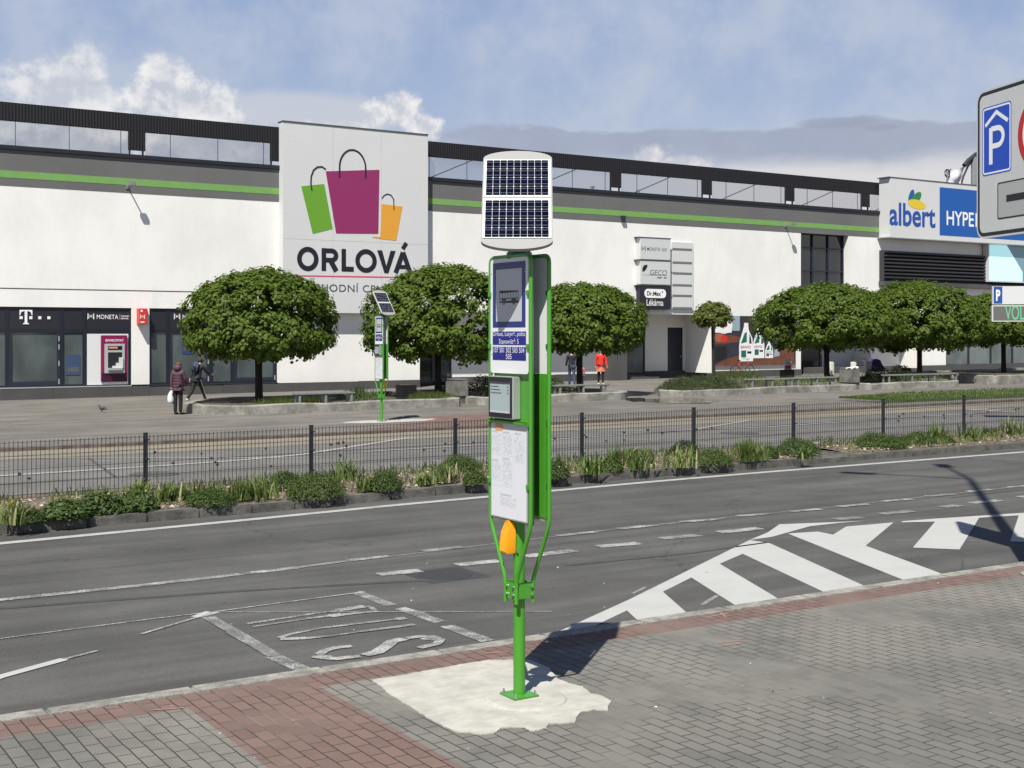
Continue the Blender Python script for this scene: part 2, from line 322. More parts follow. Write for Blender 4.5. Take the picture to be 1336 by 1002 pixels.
# ---------------------------------------------------------------- mesh building
class MB:
    def __init__(s): s.v = []; s.f = []; s.mi = []; s.mats = []
    def k(s, m):
        if m not in s.mats: s.mats.append(m)
        return s.mats.index(m)
    def face(s, pts, m):
        b = len(s.v); s.v += [tuple(p) for p in pts]; s.f.append(tuple(range(b, b+len(pts)))); s.mi.append(s.k(m)); return s
    def add(s, verts, faces, m):
        b = len(s.v); s.v += [tuple(p) for p in verts]; k = s.k(m)
        for f in faces: s.f.append(tuple(b+i for i in f)); s.mi.append(k)
        return s
    def box(s, x0, x1, y0, y1, z0, z1, m, bev=0., M=None):
        if bev:
            bm = bmesh.new(); bmesh.ops.create_cube(bm, size=1)
            for v in bm.verts: v.co = Vector(((x0+x1)/2+v.co.x*(x1-x0), (y0+y1)/2+v.co.y*(y1-y0), (z0+z1)/2+v.co.z*(z1-z0)))
            bmesh.ops.bevel(bm, geom=bm.edges[:], offset=bev, segments=2, affect='EDGES')
            vs = [v.co.copy() for v in bm.verts]; bm.verts.index_update(); fs = [[v.index for v in f.verts] for f in bm.faces]; bm.free()
        else:
            vs = [Vector(p) for p in ((x0,y0,z0),(x1,y0,z0),(x1,y1,z0),(x0,y1,z0),(x0,y0,z1),(x1,y0,z1),(x1,y1,z1),(x0,y1,z1))]
            fs = [(0,3,2,1),(4,5,6,7),(0,1,5,4),(1,2,6,5),(2,3,7,6),(3,0,4,7)]
        if M: vs = [M @ v for v in vs]
        return s.add(vs, fs, m)
    def prism(s, pts, O, U, V, T, m, m2=None):
        """polygon pts (u,v) on plane O+uU+vV, thickened by vector T"""
        O, U, V, T = map(Vector, (O, U, V, T)); n = len(pts)
        a = [O+U*u+V*v for u, v in pts]; bk = [p+T for p in a]
        s.face(bk, m)
        s.add(a+bk, [tuple(reversed(range(n)))]+[(i, (i+1) % n, n+(i+1) % n, n+i) for i in range(n)], m2 or m)
        return s
    def flat(s, verts, faces, O, U, V, m):
        O, U, V = map(Vector, (O, U, V)); return s.add([O+U*u+V*v for u, v in verts], faces, m)
    def tube(s, pts, r, m, n=10, cap=True):
        pts = [Vector(p) for p in pts]; rs = r if isinstance(r, (list, tuple)) else [r]*len(pts)
        rings = []; up = None
        for i, p in enumerate(pts):
            t = (pts[min(i+1, len(pts)-1)]-pts[max(i-1, 0)]).normalized()
            if up is None: up = t.orthogonal().normalized()
            up = (up-t*up.dot(t)).normalized(); sd = t.cross(up)
            rings.append([p+(up*math.cos(a)+sd*math.sin(a))*rs[i] for a in (2*math.pi*j/n for j in range(n))])
        vs = [q for rg in rings for q in rg]; fs = []
        for i in range(len(pts)-1):
            for j in range(n): fs.append((i*n+j, i*n+(j+1) % n, (i+1)*n+(j+1) % n, (i+1)*n+j))
        if cap: fs += [tuple(reversed(range(n))), tuple(range((len(pts)-1)*n, len(pts)*n))]
        return s.add(vs, fs, m)
    def cyl(s, p0, p1, r, m, n=16): return s.tube([p0, p1], r, m, n)
    def ball(s, c, r, m, seg=10, rng=7, M=None):
        r = r if isinstance(r, (tuple, list)) else (r, r, r); vs = []; fs = []
        for i in range(rng+1):
            ph = math.pi*i/rng
            for j in range(seg):
                a = 2*math.pi*j/seg; v = Vector((r[0]*math.sin(ph)*math.cos(a), r[1]*math.sin(ph)*math.sin(a), r[2]*math.cos(ph)))
                vs.append((M @ v if M else v)+Vector(c))
        for i in range(rng):
            for j in range(seg): fs.append((i*seg+j, (i+1)*seg+j, (i+1)*seg+(j+1) % seg, i*seg+(j+1) % seg))
        return s.add(vs, fs, m)
    def build(s, name, parent=None, smooth=False, label=None):
        me = bpy.data.meshes.new(name)
        off = Vector(parent.get('_o', (0, 0, 0))) if parent is not None else Vector((0, 0, 0))
        me.from_pydata([tuple(Vector(v)-off) for v in s.v], [], s.f); me.polygons.foreach_set('material_index', s.mi)
        for m in s.mats: me.materials.append(MATS[m])
        if smooth:
            me.polygons.foreach_set('use_smooth', [True]*len(me.polygons))
            if smooth == 'auto': me.set_sharp_from_angle(angle=R(35))
        me.update(); o = bpy.data.objects.new(name, me); C.objects.link(o)
        if parent is not None: o.parent = parent; o['_o'] = tuple(off)
        if label: o['label'] = label
        return o
def thing(name, label, cat, loc=(0, 0, 0), rz=0, group=None, world=False):
    """Empty at the base. world=True: parts are written in world coordinates and shifted to it."""
    o = bpy.data.objects.new(name, None); C.objects.link(o); o.location = loc; o.rotation_euler = (0, 0, rz); o.empty_display_size = .2
    o['label'] = label; o['category'] = cat
    if group: o['group'] = group
    o['_o'] = tuple(loc) if world else (0., 0., 0.)
    return o
def tag(o, label, cat, group=None, kind=None):
    o['label'] = label; o['category'] = cat
    if group: o['group'] = group
    if kind: o['kind'] = kind
    return o
def struct(o, label=None):
    o['kind'] = 'structure'
    if label: o['label'] = label
    return o
def copy_tree(o, parent=None):
    c = o.copy(); C.objects.link(c)
    if parent is not None: c.parent = parent
    for ch in list(o.children): copy_tree(ch, c)
    return c
def copy_thing(o, label, loc, rz=None, scale=None):
    c = copy_tree(o); c['label'] = label; c.location = loc
    if rz is not None: c.rotation_euler = (0, 0, rz)
    if scale is not None: c.scale = scale
    return c

# 2-D lettering and strokes
def text2d(body, w=None, h=None, bold=0., space=1., shear=0.):
    cu = bpy.data.curves.new('t', 'FONT'); cu.body = body; cu.offset = bold; cu.space_character = space; cu.shear = shear; cu.resolution_u = 6
    ob = bpy.data.objects.new('t', cu); C.objects.link(ob)
    dg = bpy.context.evaluated_depsgraph_get(); me = bpy.data.meshes.new_from_object(ob.evaluated_get(dg))
    vs = [(v.co.x, v.co.y) for v in me.vertices]; fs = [tuple(p.vertices) for p in me.polygons]
    bpy.data.objects.remove(ob); bpy.data.curves.remove(cu); bpy.data.meshes.remove(me)
    x0 = min(v[0] for v in vs); x1 = max(v[0] for v in vs); y0 = min(v[1] for v in vs); y1 = max(v[1] for v in vs)
    sx = w/(x1-x0) if w else None; sy = h/(y1-y0) if h else None
    sx = sx or sy; sy = sy or sx
    return [((a-x0)*sx, (b-y0)*sy) for a, b in vs], fs
def text(mb, body, O, U, V, m, w=None, h=None, bold=.012, center=False, **kw):
    vs, fs = text2d(body, w, h, bold, **kw)
    if center:
        cx = max(v[0] for v in vs)/2; vs = [(a-cx, b) for a, b in vs]
    return mb.flat(vs, fs, O, U, V, m)
def stroke(pts, wd, closed=False):
    n = len(pts); L = []; Rr = []
    for i in range(n):
        if closed: a, b = pts[i-1], pts[(i+1) % n]
        else: a, b = pts[max(i-1, 0)], pts[min(i+1, n-1)]
        dx, dy = b[0]-a[0], b[1]-a[1]; l = math.hypot(dx, dy) or 1; nx, ny = -dy/l*wd/2, dx/l*wd/2
        if 0 < i < n-1 or closed:
            p, q = pts[i-1], pts[(i+1) % n]; e1 = (pts[i][0]-p[0], pts[i][1]-p[1]); l1 = math.hypot(*e1) or 1
            cs = abs((e1[0]*dx+e1[1]*dy)/(l1*l)); k = 1/max(cs, .5); nx *= k; ny *= k
        L.append((pts[i][0]+nx, pts[i][1]+ny)); Rr.append((pts[i][0]-nx, pts[i][1]-ny))
    vs = L+Rr; m = n if closed else n-1
    return vs, [(i, n+i, n+(i+1) % n, (i+1) % n) for i in range(m)]
def arc(cx, cy, rx, ry, a0, a1, n=16): return [(cx+rx*math.cos(R(a0+(a1-a0)*i/n)), cy+ry*math.sin(R(a0+(a1-a0)*i/n))) for i in range(n+1)]
def rrect(w, h, r, n=5, x=0, y=0):
    p = []
    for cx, cy, a in ((w-r, r, -90), (w-r, h-r, 0), (r, h-r, 90), (r, r, 180)): p += arc(x+cx, y+cy, r, r, a, a+90, n)
    return p

# ---------------------------------------------------------------- survey helpers (site coordinates: X along the kerb, Y across the road)
F_, H_, HZ, CC, SS = 1676., 2.5, 438., .8435, .5371
def XY(x, Z): return (x*CC+Z*SS, -x*SS+Z*CC)
def G(px, py, z=0.):
    Z = F_*(H_-z)/(py-HZ); return XY((px-668)/F_*Z, Z)
def WL(px, py, Y):
    Z = Y/(CC-SS*(px-668)/F_); return XY((px-668)/F_*Z, Z)[0], H_-(py-HZ)*Z/F_
def XA(px, Y):
    t = (px-668)/F_; return Y*(SS+t*CC)/(CC-t*SS)
def sm(a, b, x):
    t = min(1, max(0, (x-a)/(b-a))); return t*t*(3-2*t)
def hh(X, Y): return sm(19, 30, Y)*max(0, min(X, 75)-8)*(.0040+.0022*sm(30, 52, Y))
# ================================================================ GROUND AND ROADS
def grid(name, x0, x1, y0, y1, nx, ny, zf, m):
    mb = MB(); vs = [(x0+(x1-x0)*i/nx, y0+(y1-y0)*j/ny) for j in range(ny+1) for i in range(nx+1)]
    mb.add([(a, b, zf(a, b)) for a, b in vs], [(j*(nx+1)+i, j*(nx+1)+i+1, (j+1)*(nx+1)+i+1, (j+1)*(nx+1)+i) for j in range(ny) for i in range(nx)], m)
    o = mb.build(name, smooth=True); return struct(o)
RZ = -.10
grid('ground', -900, 1200, -600, 1500, 4, 4, lambda x, y: -.35, 'asphalt_plaza')
grid('road', -60, 160, 8.9, 20.4, 2, 2, lambda x, y: RZ, 'asphalt_near')
grid('far_road', -60, 160, 20.1, 28.7, 110, 4, lambda x, y: RZ+hh(x, y)*.9, 'asphalt_far')
grid('gutter_strip', -60, 160, 28.3, 30.05, 110, 2, lambda x, y: RZ+.004+hh(x, y)*.95+.03*sm(28.3, 30, y), 'gutter')
grid('plaza', -60, 160, 30.25, 75, 110, 30, hh, 'asphalt_plaza')
# far kerb: a red-brown row of kerb stones with a dark face
mb = MB()
for i in range(-60, 160, 2):
    a = hh(i, 30.1); b = hh(i+2, 30.1)
    vs = [(i, 30.0, a-.12), (i+2, 30.0, b-.12), (i+2, 30.0, b+.006), (i, 30.0, a+.006), (i+2, 30.3, b+.006), (i, 30.3, a+.006)]
    mb.add(vs, [(0, 1, 2, 3), (3, 2, 4, 5)], 'far_kerb')
concrete('far_kerb', .16, 3.); MATS['far_kerb'].node_tree.nodes['Vector Math'].inputs[0].default_value = (.150, .118, .098)
struct(mb.build('kerb'))
# pavement slab with the paver pattern, kerb stones as real blocks
mb = MB(); mb.box(-60, 12.35, -40, 8.776, -.34, 0, 'pavers'); mb.box(12.35, 160, -40, 8.30, -.34, 0, 'pavers'); struct(mb.build('pavement'))
mb = MB(); xx = -20.02
while xx < 12.9:
    L = 1.0; j = random.uniform(-.004, .004)
    mb.box(xx+.004, xx+L-.004, 8.78, 8.955+j, -.34, .004+random.uniform(-.003, .003), 'kerb_concrete', bev=.012); xx += L
struct(mb.build('kerb'))
grid('verge', 12.36, 60, 8.30, 8.96, 60, 8, lambda x, y: -.02+.05*noise.noise((x*2.1, y*3.3, 0)), 'planter_soil')
# fresh concrete patch round the stop, with its round collar
pp = [G(*p) for p in ((484, 888), (520, 883), (554, 876.5), (600, 868), (639, 862), (690, 862), (716, 872), (728, 887), (744, 893), (760, 897), (770, 905), (785, 909), (798, 916), (794, 922), (793, 928), (775, 927), (758, 930), (753, 936), (750, 944), (730, 945), (715, 945), (713, 951), (704, 953), (693, 955), (684, 950), (668, 950), (655, 951), (644, 958), (626, 959.5), (612, 957), (596, 956), (580, 949), (564, 941), (535, 923), (509, 907), (495, 895))]
def ragged(poly, n=11, amp=.009, seed=3):
    out = []
    for i, (a, b) in enumerate(poly):
        c, d_ = poly[(i+1) % len(poly)]
        for k in range(n):
            t = k/n; X = a+(c-a)*t; Y = b+(d_-b)*t
            out.append((X+amp*noise.noise((X*17, Y*17, seed))+amp*noise.noise((X*50, Y*50, seed)), Y+amp*noise.noise((X*17, Y*17, seed+9))+amp*noise.noise((X*50, Y*50, seed+5))))
    return out
mb = MB(); mb.prism(ragged(pp), (0, 0, .007), (1, 0, 0), (0, 1, 0), (0, 0, -.006), 'fresh_concrete'); 
mb.face([(a, b, .008) for a, b in ragged(pp)], 'fresh_concrete'); mb.f.pop(0) if False else None
PX, PY = 4.789, 7.427
cx, cy = G(686, 914); mb.tube([(cx, cy, .006), (cx, cy, .020), (cx, cy, .026)], [.285, .275, .255], 'fresh_concrete', 48)
struct(mb.build('concrete_patch'))
# pink survey chalk marks on the pavers
mb = MB()
GZ = [0]
def gline(mb, pts, wd, m, z=.004, zg=0.):
    GZ[0] = (GZ[0]+1) % 23; z += GZ[0]*.0002; P = [G(px, py, zg) for px, py in pts]; vs, fs = stroke(P, wd); return mb.flat(vs, fs, (0, 0, z+zg), (1, 0, 0), (0, 1, 0), m)
for q in (((921, 806), (950, 800)), ((940, 800), (947, 805)), ((938, 839), (968, 836)), ((1272, 779), (1300, 776)), ((634, 853), (664, 851)), ((655, 858), (668, 862)), ((200, 927), (240, 924)), ((1268, 750), (1296, 752)), ((945, 843), (966, 840))): gline(mb, q, .018, 'pink_chalk', .003)
o = struct(mb.build('chalk_marks'))

# ---------------------------------------------------------------- road markings
def gp(mb, pts, m, zg=RZ): mb.face([(*G(px, py, zg), zg+.004) for px, py in pts], m); return mb
mb = MB()
gline(mb, [(-60, 717.5), (0, 709.5), (334, 677.5), (500, 661), (640, 648), (860, 628), (1002, 616), (1336, 590), (1600, 572)], .185, 'paint_edge', .004, RZ); struct(mb.build('edge_line'))
mb = MB(); gline(mb, [(-60, 789), (0, 783), (200, 762.5), (388, 741)], .135, 'paint_bus', .004, RZ)
gline(mb, [(388, 741), (455, 732)], .10, 'paint_faded', .004, RZ)
for a, b, y0, y1 in ((455, 508, 731.5, 726), (550, 604, 719.5, 714), (727, 777, 699.5, 694.5), (807, 856, 690.5, 685.5), (887, 934, 681.5, 678), (962, 1004, 674, 670.5), (1029, 1070, 668, 664.5), (1093, 1133, 661.5, 658), (1152, 1191, 654.5, 651.5), (1209, 1246, 648, 645), (1263, 1293, 641.5, 638.5), (1316, 1350, 635.5, 633)):
    gline(mb, [(a, y0), (b, y1)], .15, 'paint_bus', .005, RZ)
gline(mb, [(508, 726.5), (807, 690), (1093, 661), (1336, 634)], .05, 'paint_faded', .0045, RZ)
for a, b, y0, y1, m in ((494, 549, 750, 744.5, 'paint_worn'), (596, 652, 737.5, 732, 'paint_worn'), (684, 750, 726.5, 718.5, 'paint_worn'), (780, 834, 713.5, 709, 'paint_worn'), (863, 912, 703, 698.5, 'paint_faded'), (937, 992, 695, 689.5, 'paint_worn'), (1090, 1125, 678, 675.5, 'paint_faded'), (1150, 1190, 671, 667, 'paint_faded'), (1229, 1252, 662, 659.5, 'paint_faded'), (1267, 1304, 657, 653, 'paint_worn'), (1330, 1370, 649, 646, 'paint_worn')):
    gline(mb, [(a, y0), (b, y1)], .20, m, .005, RZ)
struct(mb.build('lane_line'))
mb = MB()
gline(mb, [(-60, 842), (0, 834), (200, 808), (290, 797.5), (334, 791.5), (470, 773.5)], .03, 'paint_worn', .004, RZ)
gline(mb, [(-60, 908), (0, 884), (84, 861)], .10, 'paint_fresh', .005, RZ); gline(mb, [(84, 861), (127, 850)], .04, 'paint_worn', .005, RZ)
gline(mb, [(185, 828), (258, 806)], .04, 'paint_worn', .005, RZ); gline(mb, [(254, 806), (272, 800)], .09, 'paint_fresh', .005, RZ)
gp(mb, [(254, 803), (268, 798), (288, 799), (262, 806)], 'paint_fresh')
gline(mb, [(288, 799), (334, 799.5), (560, 799), (720, 798.5)], .018, 'paint_worn', .004, RZ)
gline(mb, [(272, 806), (318, 832)], .12, 'paint_faded', .004, RZ); gline(mb, [(303, 825), (334, 842)], .13, 'paint_bus', .005, RZ); gline(mb, [(334, 842), (358, 857)], .12, 'paint_faded', .005, RZ); gline(mb, [(355, 856), (400, 876)], .14, 'paint_bus', .005, RZ)
gp(mb, [(461, 774.5), (469, 772), (477, 772.5), (470, 775.5)], 'paint_fresh')
gline(mb, [(468, 774), (510, 790)], .13, 'paint_faded', .004, RZ); gline(mb, [(522, 794), (575, 812)], .13, 'paint_faded', .004, RZ); gline(mb, [(522, 794), (554, 803.5)], .12, 'paint_bus', .0055, RZ); gline(mb, [(583, 817), (637, 837)], .14, 'paint_bus', .005, RZ)
gline(mb, [(740, 787), (860, 770), (1002, 753)], .02, 'paint_faded', .0045, RZ) if False else None
struct(mb.build('stop_box_lines'))
# BUS lettering on the carriageway, stretched along the lane
mb = MB()
def bl(pts, wd, m='paint_bus'): gline(mb, pts, wd, m, .005, RZ)
bl([(322, 814.5), (400, 802.5), (446, 796)], .06); bl([(440, 797), (476, 791.5)], .12, 'paint_worn'); bl([(330, 818.5), (400, 808)], .05, 'paint_faded'); bl([(400, 808), (432, 804), (493, 798)], .07); bl([(430, 804.5), (447, 802.5)], .12, 'paint_worn')
bl([(476, 791.5), (484, 793), (489, 797)], .05, 'paint_faded')
bl([(374, 829), (420, 820), (480, 813), (526, 807.5)], .05); bl([(518, 808.5), (529, 807)], .10, 'paint_worn'); bl([(376, 829), (364, 833)], .07, 'paint_worn'); bl([(366, 834.5), (400, 833.5)], .09, 'paint_worn'); bl([(400, 833.5), (436, 830)], .07); bl([(436, 830), (470, 825)], .04, 'paint_faded'); bl([(468, 825), (505, 820.5), (541, 815.5)], .07, 'paint_faded')
bl([(459, 844), (438, 846), (424, 850), (416, 855)], .085, 'paint_worn'); bl([(414, 856), (424, 859.5), (440, 860.5), (470, 857)], .09, 'paint_worn'); bl([(410, 857), (430, 859)], .13); bl([(475, 856), (492, 852), (503, 845), (512, 838), (528, 834.5)], .12, 'paint_worn')
bl([(530, 834), (548, 831.5), (566, 832), (575, 836), (570, 841), (547, 846.5)], .085, 'paint_worn'); bl([(552, 832.5), (570, 834.5)], .12)
struct(mb.build('bus_lettering'))
# hatched area
mb = MB()
H1 = [[(700, 834), (730, 824), (820, 783), (978, 705), (1004, 709), (969, 723), (939, 736), (902, 754), (865, 772.5), (818, 797), (778, 816), (770, 822)],
      [(818, 797), (865, 772.5), (895, 799), (915, 812), (832, 810)], [(902, 754), (939, 736), (1013, 780), (1030, 796), (975, 800), (955, 787.5)],
      [(969, 723), (1004, 709), (1126, 764), (1150, 776), (1090, 782), (1074, 772.5)],
      [(1028, 696.5), (1067, 694), (1087, 698), (1104, 687.5), (1166, 682), (1129.5, 712.5), (1226, 748), (1240, 754), (1190, 763), (1178, 757)],
      [(1002, 695), (1017, 684.5), (1129, 680), (1097, 682.5), (1057, 687), (1007, 701), (978, 705)],
      [(1177, 680.5), (1222, 677), (1336, 669.5), (1400, 665), (1400, 668), (1336, 672.5), (1278, 676), (1222, 681), (1177, 682)],
      [(1222, 679), (1278, 675.5), (1252, 717.5), (1191, 715)], [(1329.5, 672.5), (1390, 668), (1390, 709), (1318, 707)]]
for i, q in enumerate(H1):
    P = []
    for k, (a, b) in enumerate(q):
        X, Y = G(a, b, RZ); P.append((X, max(Y, 8.97)))
    mb.face([(X, Y, RZ+.004+i*.0003) for X, Y in P], 'paint_fresh')
gline(mb, [(916, 790), (936, 777)], .05, 'paint_faded', .004, RZ); gline(mb, [(826, 774.5), (843, 766)], .03, 'paint_worn', .004, RZ)
gline(mb, [(1110, 705), (1180, 705.5), (1300, 706)], .02, 'paint_faded', .0045, RZ)
struct(mb.build('hatched_marking'))
# tar seam and patches, manhole
mb = MB(); gline(mb, [(-60, 803), (0, 794), (300, 772), (560, 757)], .09, 'tar', .003, RZ)
gline(mb, [(740, 738), (900, 722), (1002, 708)], .06, 'tar', .003, RZ); gline(mb, [(1240, 650), (1400, 632)], .03, 'tar', .0035, RZ); gline(mb, [(1255, 719), (1256, 742)], .02, 'tar', .003, RZ)
mat('tar', (.056, .056, .057), .8, var=.25, vscale=5); mat('tar_dark', (.042, .042, .043), .8, var=.25, vscale=5)
struct(mb.build('tar_seam'))
hx, hy = G(581, 750, RZ); mb = MB(); mb.cyl((hx, hy, RZ-.02), (hx, hy, RZ+.006), .30, 'manhole', 28); mb.box(hx-.37, hx+.37, hy-.36, hy+.36, RZ-.02, RZ+.003, 'tar_dark'); struct(mb.build('manhole_cover'))
# far carriageway lines
def fl(mb, pts, wd, m='paint_edge'):
    P = []
    for px, py in pts:
        z = RZ
        for _ in range(5):
            X, Y = G(px, py, z); z = RZ+hh(X, Y)*.9
        P.append((X, Y))
    n = len(P); Q = []
    for i in range(n-1):
        for k in range(8): Q.append((P[i][0]+(P[i+1][0]-P[i][0])*k/8, P[i][1]+(P[i+1][1]-P[i][1])*k/8))
    Q.append(P[-1]); vs, fs = stroke(Q, wd)
    mb.add([(a, b, RZ+hh(a, b)*.9+.012) for a, b in vs], fs, m)
mb = MB()
fl(mb, [(-60, 624.5), (0, 621.5), (190, 609.5), (300, 602), (384, 594.5), (404, 592), (530, 572), (640, 561)], .17)
fl(mb, [(-60, 599), (0, 598), (190, 598), (330, 598), (420, 597)], .08)
fl(mb, [(474, 590), (640, 580), (735, 573), (903, 561.5), (1002, 557.5), (1148, 547.5), (1240, 541.5), (1324, 537.5)], .11)
fl(mb, [(690, 562), (760, 562), (843, 562.5)], .07); fl(mb, [(903, 561), (968, 550.5), (1014, 541)], .12); fl(mb, [(1030, 541), (1190, 541)], .05)
fl(mb, [(1188, 531.5), (1324, 538)], .16)
for a in range(5): fl(mb, [(1204+a*20, 532+a), (1240+a*17, 530+a*1.3)], .22)
struct(mb.build('far_lane_line'))
mb = MB(); fl(mb, [(116, 598), (150, 622)], .06, 'tar_f'); fl(mb, [(-60, 640), (0, 633), (250, 618), (500, 603), (700, 590), (1000, 569), (1336, 548)], .05, 'tar_f'); mat('tar_f', (.085, .085, .085), .8)
struct(mb.build('tar_seam'))
for (px, py, rx) in ((201, 619, .45), (965, 567, .5)):
    z = RZ; X, Y = G(px, py, z); mb = MB(); mb.cyl((X, Y, RZ+hh(X, Y)*.9-.02), (X, Y, RZ+hh(X, Y)*.9+.014), rx, 'tar_f', 24); struct(mb.build('manhole_cover'))
# grass strip and puddle on the far side
mb = MB(); P = [(XA(1148, 31.2), 31.1), (70, 30.6), (70, 36.5), (XA(1336, 35.6), 35.2), (XA(1240, 34.8), 34.4), (XA(1180, 33.4), 33.0)]
mb.prism(P, (0, 0, .21), (1, 0, 0), (0, 1, 0), (0, 0, -.3), 'lawn')
o = struct(mb.build('lawn'))
mb = MB()
for i in range(9000):
    t = random.random(); X = 35.5+t*t*22; Y = random.uniform(31.2, 33.2+min(2.2, (X-35)*.35))
    h = random.uniform(.04, .10); a = random.uniform(0, 6.3); dx, dy = .02*math.cos(a), .02*math.sin(a); zz = .205 if X > 37 else .205
    mb.face([(X-dx, Y-dy, zz), (X+dx, Y+dy, zz), (X+random.uniform(-.04, .04), Y+random.uniform(-.04, .04), zz+h)], 'leaf_blade' if random.random() < .15 else 'leaf_shrub')
o = mb.build('grass'); tag(o, 'strip of mown green grass along the far kerb at the right', 'grass', kind='stuff')
def fpuddle(name, pts, s):
    P = [G(px, py, .11) for px, py in pts]; mb = MB(); mb.face([(a, b, hh(a, b)+.012) for a, b in ragged(P, 6, .12, s)], 'puddle_water'); struct(mb.build(name))
fpuddle('puddle', [(826, 523), (850, 520.5), (885, 519), (915, 520), (940, 523), (925, 526), (880, 526)], 2)
fpuddle('puddle', [(808, 520), (835, 519), (845, 521), (828, 524)], 4)
# far concrete patch with reddish paving round the second stop
mb = MB(); fx, fy = 16.65, 33.12; z = hh(fx, fy)
mb.face([(fx+a*1.5-.25+.5, fy+b*.62, hh(fx+a*1.4, fy+b)+.010) for a, b in ragged(arc(0, 0, 1, 1, 0, 350, 12), 4, .12, 6)], 'fresh_concrete'); struct(mb.build('concrete_patch'))
mb = MB(); mb.face([(a, b, hh(a, b)+.006) for a, b in ((14.5, 30.32), (19.8, 30.32), (20.9, 32.2), (21.5, 34.4), (18.6, 34.3), (17.5, 32.2))], 'far_red'); mat('far_red', (.16, .10, .085), .9, var=.25); struct(mb.build('paving_patch'))

# ================================================================ MEDIAN
kl = [(-30, 17.2), (-6, 17.35), (3.4, 17.75), (7, 17.9), (11.4, 18.42), (17.7, 18.55), (19.45, 18.62)]
kr = [(20.05, 18.7), (24, 18.72), (30, 18.85), (45, 19.2), (90, 20)]
def pl(pts, x):
    for (a, b), (c, d_) in zip(pts, pts[1:]):
        if a <= x <= c: return b+(d_-b)*(x-a)/(c-a)
    return pts[-1][1]
mb = MB()
def kerbrun(x0, x1, pts):
    x_ = x0
    while x_ < x1-.05:
        L = min(random.uniform(.62, 1.05), x1-x_); y0, y1 = pl(pts, x_), pl(pts, x_+L); a = math.atan2(y1-y0, L)
        M = Matrix.Translation((x_, y0, 0)) @ Matrix.Rotation(a, 4, 'Z')
        mb.box(.002, L-.002, random.uniform(-.004, .004), .24, -.25, .03+random.uniform(-.006, .006), 'stone_kerb', bev=.02, M=M); x_ += L
kerbrun(-10, 19.35, kl); kerbrun(20.25, 45, kr)
mb.box(19.2, 19.42, 18.95, 20.6, -.25, .03, 'stone_kerb', bev=.02)
M = Matrix.Translation((20.25, 18.72, 0)) @ Matrix.Rotation(R(118), 4, 'Z'); mb.box(0, 2.1, -.12, .12, -.25, .03, 'stone_kerb', bev=.02, M=M)
for x0, x1 in ((-10, 0), (0, 10), (10, 19.2), (20.2, 32), (32, 45)): mb.box(x0, x1-.02, 20.95, 21.1, -.25, .02, 'stone_kerb', bev=.02)
struct(mb.build('median_kerb'))
def bed(name, x0, x1, pts, n):
    m2 = MB(); vs = []; fs = []
    for i in range(n+1):
        X = x0+(x1-x0)*i/n; ya = pl(pts, X)+.2
        for j in range(7):
            t = j/6; Y = ya+(20.98-ya)*t; vs.append((X, Y, .02+.07*math.sin(math.pi*t)+.035*noise.noise((X*1.7, Y*1.7, 0))))
    for i in range(n):
        for j in range(6): fs.append((i*7+j, (i+1)*7+j, (i+1)*7+j+1, i*7+j+1))
    m2.add(vs, fs, 'mulch'); struct(m2.build(name, smooth=True))
bed('planting_bed', -10, 19.3, kl, 90); bed('planting_bed', 20.45, 45, kr, 80)
mb = MB(); mb.box(20.36, 20.52, 18.9, 21, -.25, .035, 'stone_kerb', bev=.015); mb.box(19.3, 20.355, 18.64, 21, -.3, .004, 'stone_kerb'); struct(mb.build('median_gap'))
mb = MB()
for i in range(5200):
    X = random.uniform(1.5, 28); pts = kl if X < 19.3 else kr
    if 19.3 < X < 20.4: continue
    Y = pl(pts, X)+.22+random.random()**1.5*1.9; z = .035+.07*math.sin(math.pi*min(1, (Y-pl(pts, X))/2.6))
    s_ = random.uniform(.012, .034); a = random.uniform(0, 6.3); t = random.uniform(-.3, .3)
    u = Vector((math.cos(a), math.sin(a), t))*s_; v = Vector((-math.sin(a), math.cos(a), random.uniform(-.3, .6)))*s_*random.uniform(.4, .8); c = Vector((X, Y, z+.012))
    mb.face([c-u-v, c+u-v*.7, c+u*.8+v, c-u*.7+v], random.choice(('chip_a', 'chip_b')))
tag(mb.build('wood_chips'), 'pale wood chips strewn over the planting bed under the fence', 'wood chips', kind='stuff')

rg = random.Random(77); mb = MB()
for i in range(9500):
    X = rg.uniform(1.0, 28.5); pts = kl if X < 19.3 else kr
    if 19.2 < X < 20.5: continue
    Y = pl(pts, X)+.30+rg.random()**1.2*2.1
    if noise.noise((X*1.3, Y*1.6, 5)) < -.14+.14*rg.random(): continue
    zb = .04+.07*math.sin(math.pi*min(1, (Y-pl(pts, X))/2.6)); h = rg.uniform(.03, .17); a = rg.uniform(0, 6.283); ln = rg.uniform(.1, .7)*h; w_ = rg.uniform(.004, .010)
    c = Vector((X, Y, zb)); e = Vector((math.cos(a), math.sin(a), 0)); sd_ = Vector((-math.sin(a), math.cos(a), 0))*w_; m = rg.choice(('leaf_grass', 'leaf_shrub', 'leaf_blade', 'leaf_grass', 'leaf_dry'))
    mb.face([c-sd_, c+sd_, c+e*ln*.5+Vector((0, 0, h*.7))+sd_*.8, c+e*ln+Vector((0, 0, h)), c+e*ln*.5+Vector((0, 0, h*.7))-sd_*.8], m)
UNDER = mb
mb = MB(); rg = random.Random(12)
